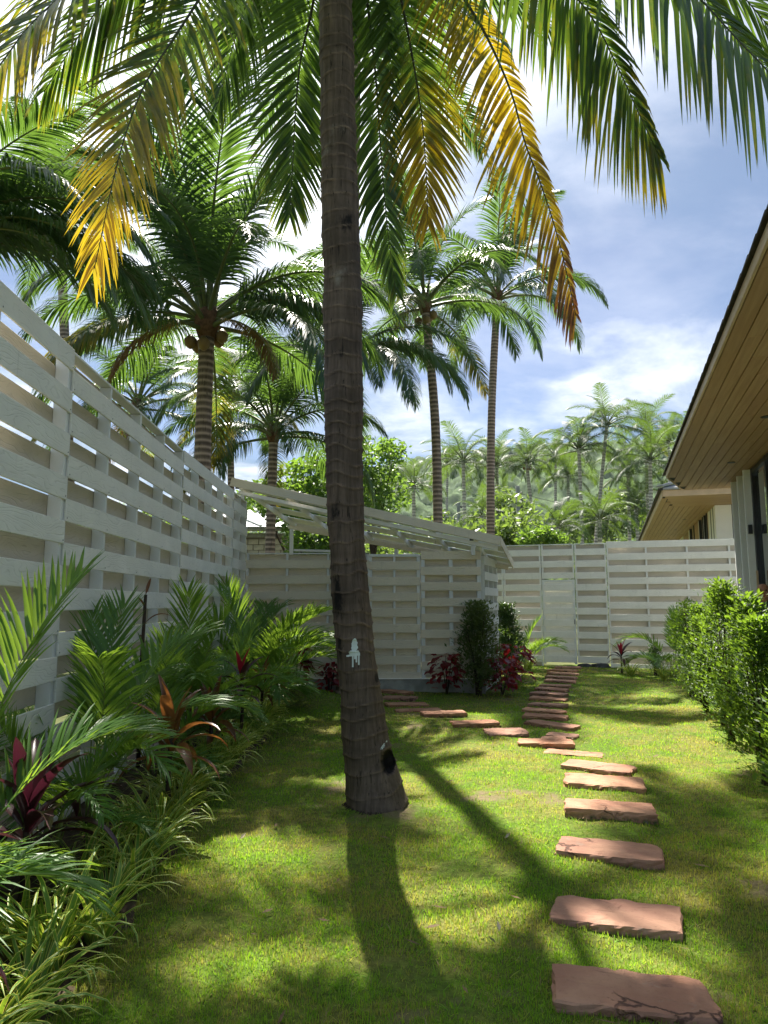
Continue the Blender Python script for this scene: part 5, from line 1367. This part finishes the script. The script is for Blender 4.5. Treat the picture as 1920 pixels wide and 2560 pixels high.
# shrubs with small leaves
def shrub(label, x, y, h, rad, n, leaf, mat, seed, group, shape='column', split=0, name='shrub', cat='shrub'):
    r = random.Random(seed); t = thing(name, (x, y, 0), label, cat, group)
    v, f = [], []; tips = []
    for i in range(7):
        a = r.uniform(0, 6.28); k = r.uniform(0.3, 0.85); tip = Vector((math.cos(a) * rad * k, math.sin(a) * rad * k, h * r.uniform(0.6, 0.95)))
        if i == 0: tip = Vector((0, 0, h * 0.97))
        vv, ff = sweep(catmull([Vector((r.uniform(-.05, .05), r.uniform(-.05, .05), -.05)), Vector((tip.x * .35, tip.y * .35, h * .35)), tip], 8), [.017 * (1 - .1 * q) for q in range(9)], 6)
        o = len(v); v += vv; f += [tuple(q + o for q in z) for z in ff]
    put('stem', mesh('stem', v, f, M['twig'], True), t)
    leaves = []
    clumps = []
    for _ in range(70):
        u = r.random() ** 0.8
        pr = {'column': (0.35 + 0.85 * math.sin(math.pi * (0.12 + 0.62 * min(u, .62) / .62)) ) * (1 if u < .55 else max(.22, 1 - (u - .55) / .45 * .95)), 'cone': (1.05 * (1 - u) ** 0.75 + 0.08) * min(1, .45 + u * 2.5), 'spire': (1.0 if u < .55 else max(.12, (1 - (u - .55) / .45) ** 1.5)) * min(1, .5 + u * 2)}[shape]
        a = r.uniform(0, 6.283); q = rad * pr * (r.random() ** 0.45); clumps.append((Vector((math.cos(a) * q, math.sin(a) * q, h * (0.12 + 0.88 * u))), r.uniform(0.5, 1.0)))
    for _ in range(n):
        c, k = r.choice(clumps); p = c + Vector((r.gauss(0, .075), r.gauss(0, .075), r.gauss(0, .085))) * (rad / .32)
        if p.z > h * 1.03 or p.z < 0.04: p.z = max(0.05, min(p.z, h))
        out_ = Vector((p.x, p.y, 0)).normalized() if abs(p.x) + abs(p.y) > 1e-3 else Vector((1, 0, 0))
        d = (out_ * 0.7 + Vector((r.gauss(0, .5), r.gauss(0, .5), r.uniform(0.1, 1.0)))).normalized(); sd_ = d.cross(Vector((0, 0, 1)) + out_ * r.uniform(-1, 1)).normalized(); nn = sd_.cross(d)
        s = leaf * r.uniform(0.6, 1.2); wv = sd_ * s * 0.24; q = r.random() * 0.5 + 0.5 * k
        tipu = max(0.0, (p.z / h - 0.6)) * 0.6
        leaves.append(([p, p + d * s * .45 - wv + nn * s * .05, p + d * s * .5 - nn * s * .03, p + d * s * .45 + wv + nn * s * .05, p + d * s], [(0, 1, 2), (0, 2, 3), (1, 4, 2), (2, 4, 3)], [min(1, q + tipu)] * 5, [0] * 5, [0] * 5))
    g = Geo()
    if split:
        leaves.sort(key=lambda l: proj(l[0][0] + Vector((x, y, 0)))[2])
        leaves.sort(key=lambda l: 0 if (0 < proj(l[0][0] + Vector((x, y, 0)))[0] < 1920) else 1)
    for k, l in enumerate(leaves):
        if k < split:
            q = Geo(); q.add(*l); put('leaf', q.mesh('leaf', M[mat], False), t)
        else: g.add(*l)
    tag(put('foliage', g.mesh('foliage', M[mat], False), t), kind='stuff')
HG = 'hedge shrubs along the house'
HS = [(13.4, 1.58, 'farthest hedge shrub, thin and dark-tipped'), (12.5, 1.50, 'second farthest hedge shrub, with a bright yellow-green top'), (11.4, 1.35, 'low bushy hedge shrub below the bright-topped one'), (10.3, 1.72, 'tall bushy hedge shrub in the middle of the row'), (9.2, 1.78, 'tallest hedge shrub, bare brown stems showing at its foot'), (8.1, 1.60, 'dark dense hedge shrub at the right edge of the frame'), (7.1, 1.40, 'hedge shrub near the right edge with pale glossy leaves'), (6.2, 1.0, 'lowest and nearest hedge shrub, cut by the right edge')]
for i, (a, h, lab) in enumerate(HS):
    p = hp(a, 1.26 + (0.06 if i % 2 else -0.03)); near = a < 8.6
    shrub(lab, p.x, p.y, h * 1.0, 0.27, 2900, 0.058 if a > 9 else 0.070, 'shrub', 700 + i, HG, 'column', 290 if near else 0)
shrub('slim grey-green cone shrub at the shed corner', 1.62, 12.5, 1.55, 0.36, 5200, 0.072, 'shrub_grey', 801, 'cone shrubs by the shed', 'cone')
shrub('dark green spire shrub behind the shed corner', 2.55, 15.1, 1.52, 0.34, 5200, 0.072, 'shrub_dark', 802, 'cone shrubs by the shed', 'spire')
shrub('small dark shrub low before the back fence', 6.0, 16.0, 0.68, 0.2, 700, 0.07, 'shrub_dark', 803, 'small shrub by the back fence', 'cone')

# red-leaved bushes with broad crinkled leaves
def redbush(label, x, y, h, rad, n, seed, z0=0.0):
    r = random.Random(seed); t = thing('red_leaf_bush', (x, y, z0), label, 'red bush', 'red-leaved bushes')
    v, f = [], []
    for i in range(6):
        a = r.uniform(0, 6.28); q = rad * r.uniform(.2, .8); vv, ff = sweep([(0, 0, -.03), (math.cos(a) * q * .5, math.sin(a) * q * .5, h * .5), (math.cos(a) * q, math.sin(a) * q, h * r.uniform(.7, 1))], [.010, .008, .005], 6)
        o = len(v); v += vv; f += [tuple(k + o for k in z) for z in ff]
    put('stem', mesh('stem', v, f, M['redleaf'] if False else M['twig'], True), t)
    base = []
    for k in range(3):
        vv, ff = [], []
        for i in range(6):
            u = i / 5; hw = 0.5 * math.sin(math.pi * (0.06 + 0.92 * u)) ** 0.8 * 0.72; zc = -0.35 * u * u + 0.05 * math.sin(u * 9 + k)
            for c in (-1, -.5, 0, .5, 1): vv.append((u, c * hw, zc + 0.16 * abs(c) * hw + 0.05 * math.sin(c * 7 + u * 8 + k)))
        for i in range(5):
            for c in range(4): a = i * 5 + c; ff.append((a, a + 1, a + 6, a + 5))
        base.append((vv, ff))
    mes = [mesh('leaf', vv, ff, M['redleaf'], True, None, {'fr': [q] * len(vv), 'fy': [0] * len(vv), 'fu': [0] * len(vv)}) for vv, ff in base for q in (0.05, 0.4, 0.95)]
    for i in range(n):
        u = r.random() ** .8; a = r.uniform(0, 6.283); q = rad * (0.35 + 0.65 * math.sin(math.pi * (.2 + .6 * u))) * r.random() ** .4
        put('leaf', mes[r.randrange(9)], t, (math.cos(a) * q, math.sin(a) * q, h * (.15 + .85 * u)), (R(r.uniform(-25, 25)), R(r.uniform(-25, 35)), a + r.uniform(-.7, .7)), r.uniform(.09, .17))
redbush('red-leaved bush before the shed plinth, left of the cone shrub', 1.08, 12.55, 0.68, 0.24, 70, 1)
redbush('largest dark red bush at the corner of the shed', 2.05, 12.6, 0.62, 0.30, 110, 2)
redbush('reddish brown bush behind the largest red one', 2.45, 13.8, 0.78, 0.38, 110, 3)
redbush('dark red bush at the far end of the left bed', -1.45, 11.95, 0.80, 0.25, 70, 4, 0.08)
redbush('small red bush half hidden left of the big trunk', -0.93, 12.5, 0.55, 0.18, 45, 5)

# ------------------------------------------------------------------ person behind the hedge
def person():
    t = thing('person', (4.48, 8.45, 0.08), 'person in a dark grey shirt and patterned shorts standing behind the hedge at right', 'person')
    import bmesh
    skin = mat_plain('skin', (0.36, 0.17, 0.10), 0.55, 0.4, 0, 0.06); shirt = mat_plain('grey_shirt', (0.075, 0.08, 0.09), 0.8, 0.2)
    shorts = mat_plain('patterned_shorts', (0.55, 0.30, 0.03), 0.8, 0.2, 0, 0.6, 12.0); hair = mat_plain('black_hair', (0.01, 0.009, 0.008), 0.6, 0.3)
    J = {'pelvis': (0, 0, .92, .14, .10), 'waist': (0, 0, 1.08, .125, .09), 'chest': (0, .01, 1.30, .155, .10), 'neckb': (0, 0.01, 1.45, .07, .06), 'neck': (0, 0, 1.52, .052, .052), 'head': (0, -.02, 1.62, .075, .088), 'top': (0, -.01, 1.72, .06, .07)}
    bones = [('pelvis', 'waist'), ('waist', 'chest'), ('chest', 'neckb'), ('neckb', 'neck'), ('neck', 'head'), ('head', 'top')]
    for s, n in ((-1, 'l'), (1, 'r')):
        J.update({'sh' + n: (s * .18, .01, 1.41, .062, .06), 'el' + n: (s * .24, .02, 1.13, .042, .042), 'wr' + n: (s * .22, -.10, .90, .03, .026), 'ha' + n: (s * .215, -.13, .82, .036, .018),
                  'hip' + n: (s * .09, 0, .86, .085, .085), 'kn' + n: (s * .10, -.01, .47, .055, .055), 'an' + n: (s * .10, .02, .08, .036, .036), 'to' + n: (s * .11, -.14, .03, .035, .022)})
        bones += [('chest', 'sh' + n), ('sh' + n, 'el' + n), ('el' + n, 'wr' + n), ('wr' + n, 'ha' + n), ('pelvis', 'hip' + n), ('hip' + n, 'kn' + n), ('kn' + n, 'an' + n), ('an' + n, 'to' + n)]
        for q in range(4):
            J['f%s%d' % (n, q)] = (s * (.205 + .008 * (q - 1.5)), -.155 - .002 * q, .735 + .006 * abs(q - 1.5), .008, .008); bones.append(('ha' + n, 'f%s%d' % (n, q)))
        J['th' + n] = (s * .19, -.165, .80, .010, .010); bones.append(('ha' + n, 'th' + n))
    names = list(J); me = bpy.data.meshes.new('body'); me.from_pydata([J[k][:3] for k in names], [(names.index(a), names.index(b)) for a, b in bones], [])
    o = bpy.data.objects.new('body', me); COL.objects.link(o)
    sk = o.modifiers.new('skin', 'SKIN'); sub = o.modifiers.new('sub', 'SUBSURF'); sub.levels = 2; sub.render_levels = 2
    for i, k in enumerate(names): me.skin_vertices[0].data[i].radius = J[k][3:]
    me.skin_vertices[0].data[0].use_root = True
    dg = bpy.context.evaluated_depsgraph_get(); m2 = bpy.data.meshes.new_from_object(o.evaluated_get(dg)); bpy.data.objects.remove(o)
    m2.name = 'body'; m2.materials.clear()
    for mm in (skin, shirt, shorts, hair): m2.materials.append(mm)
    idx = []
    for p in m2.polygons:
        c = p.center; k = 0
        if 0.95 < c.z < 1.49 and (abs(c.x) < .205 or c.z > 1.20): k = 1
        elif 0.50 < c.z <= 0.95 and abs(c.x) < .19: k = 2
        elif c.z > 1.70 or (c.z > 1.58 and c.y > 0.01): k = 3
        idx.append(k)
    m2.polygons.foreach_set('material_index', idx); m2.polygons.foreach_set('use_smooth', [True] * len(m2.polygons))
    b = put('body', m2, t); t.rotation_euler = (0, 0, R(-25))
    for s in (-1, 1):
        ev, ef = sweep([(0, 0, -.008), (0, 0, 0), (0, 0, .008)], [.004, .012, .004], 8); put('eye', mesh('eye', ev, ef, hair, True), t, (s * .032, -.103, 1.63))
    nv, nf = sweep([(0, -.10, 1.645), (0, -.118, 1.61), (0, -.10, 1.595)], [.008, .014, .008], 7); put('nose', mesh('nose', nv, nf, skin, True), t)
    mv, mf = sweep([(-.025, -.098, 1.568), (0, -.104, 1.565), (.025, -.098, 1.568)], [.004, .007, .004], 6); put('mouth', mesh('mouth', mv, mf, mat_plain('lips', (0.22, 0.07, 0.05), 0.5)), t)
    beam('shirt_stripe', None, (-.1, -.118, 1.28), (.1, -.118, 1.28), .004, .018, M['housewhite']).parent = t
person()

# ------------------------------------------------------------------ litter on the lawn and rocks at the gate
fv = [(0, 0, 0), (.02, -.012, .006), (.045, 0, .012), (.02, .012, .008)]
fm = mesh('fallen_leaf', fv, [(0, 1, 2, 3)], mat_plain('dry_leaf', (0.45, 0.38, 0.26), 0.7, 0.2))
for i, (x_, y_, lab) in enumerate(((1262, 2105, 'dry pale leaf lying left of the chipped slab'), (1248, 2328, 'dry pale leaf left of the cracked slab'), (1240, 2360, 'dry pale leaf nearest below the other one left of the cracked slab'), (1290, 2405, 'dry pale leaf left of the largest slab'), (600, 2100, 'dry leaf in the shaded turf left of the trunk'))):
    q = ground(x_, y_, 0.03); o = put('fallen_leaf', fm, None, (q.x, q.y, lawn_z(q.x, q.y) + 0.035), (0.4, -0.5, i * 1.7), 1.1); tag(o, lab, 'fallen leaf', 'dry leaves on the lawn')
def weeds():
    r = random.Random(91); g = Geo()
    for _ in range(900):
        y = 2.3 + 11 * r.random() ** 1.6; x = r.uniform(bed_edge(y) + .05, 0.55 * y)
        if x * N.x + y * N.y > 1.2 or in_stone(x, y) or (y > 12.6 and x < 2): continue
        for k in range(r.randint(2, 6)):
            a = r.uniform(0, 6.28); l = r.uniform(.03, .085); el = r.uniform(.1, 1.1); p = Vector((x + r.gauss(0, .02), y + r.gauss(0, .02), lawn_z(x, y) - .004))
            d = Vector((math.cos(a) * math.cos(el), math.sin(a) * math.cos(el), math.sin(el)))
            q = leaflet(p, d, Vector((-math.sin(a), math.cos(a), 0)), l, r.uniform(.004, .008), 0.9, 3, False, r.random(), 0, 0); g.add(*q)
    tag(put('grass_tufts', g.mesh('grass_tufts', M['blade'])), kind='stuff')
weeds()
def litter():
    r = random.Random(31); g = Geo()
    for _ in range(420):
        if r.random() < 0.8: y = r.uniform(2.0, 11.5); x = r.uniform(-2.3, bed_edge(y) + 0.02); z = 0.045
        else: y = r.uniform(2.6, 9); x = r.uniform(bed_edge(y), 0.45 * y); z = lawn_z(x, y) + 0.026
        a = r.uniform(0, 6.28); l = r.uniform(.012, .05); d = Vector((math.cos(a), math.sin(a), r.uniform(-.2, .3))) * l; sd_ = Vector((-math.sin(a), math.cos(a), r.uniform(-.4, .4))) * l * .22; p = Vector((x, y, z))
        g.add([p - d, p + sd_, p + d, p - sd_], [(0, 1, 2, 3)], [r.random()] * 4, [0] * 4, [0] * 4)
    tag(put('leaf_litter', g.mesh('leaf_litter', mat_leaf('litter_leaf', (0.10, 0.055, 0.025), (0.30, 0.22, 0.12), (0.2, 0.12, 0.05), 0.2, 0.7, 0.2), False)), kind='stuff')
litter()
def rock(label, x, y, s, seed):
    v, f = sweep([(0, 0, -.3), (0, 0, .1), (0, 0, .6), (0, 0, .9)], [.9, 1.0, .8, .25], 12)
    v = [p * s * (1 + .35 * mnoise.noise(p * 1.7 + Vector((seed, 0, 0)))) for p in v]; v = [Vector((p.x * 1.5, p.y, p.z * .7)) for p in v]
    tag(put('rock', mesh('rock', v, f, mat_plain('dark_rock', (0.05, 0.05, 0.048), 0.9, 0.2, 0, .3)), None, (x, y, 0)), label, 'rock', 'rocks under the back fence')
for (x_, s, l) in ((5.0, .14, 'left dark rock in the gap under the fence beside the gate'), (5.35, .17, 'right dark rock in the gap under the fence beside the gate')):
    rock(l, x_, fl(x_)[1] - 0.02, s, x_)

# ------------------------------------------------------------------ air
def haze():
    t = NT('haze_air'); v = t.n('ShaderNodeVolumePrincipled'); v.inputs['Color'].default_value = (0.86, 0.92, 1.0, 1); v.inputs['Density'].default_value = 0.00012; v.inputs['Anisotropy'].default_value = 0.3
    t.L(v.outputs[0], t.out.inputs['Volume'])
    x0, x1, y0, y1, z0, z1 = -905, 905, -305, 1505, -8, 95
    vs = [(x, y, z) for x in (x0, x1) for y in (y0, y1) for z in (z0, z1)]
    tag(put('haze', mesh('haze', vs, [(0, 1, 3, 2), (4, 6, 7, 5), (0, 4, 5, 1), (2, 3, 7, 6), (0, 2, 6, 4), (1, 5, 7, 3)], t.m)), kind='stuff')
haze()
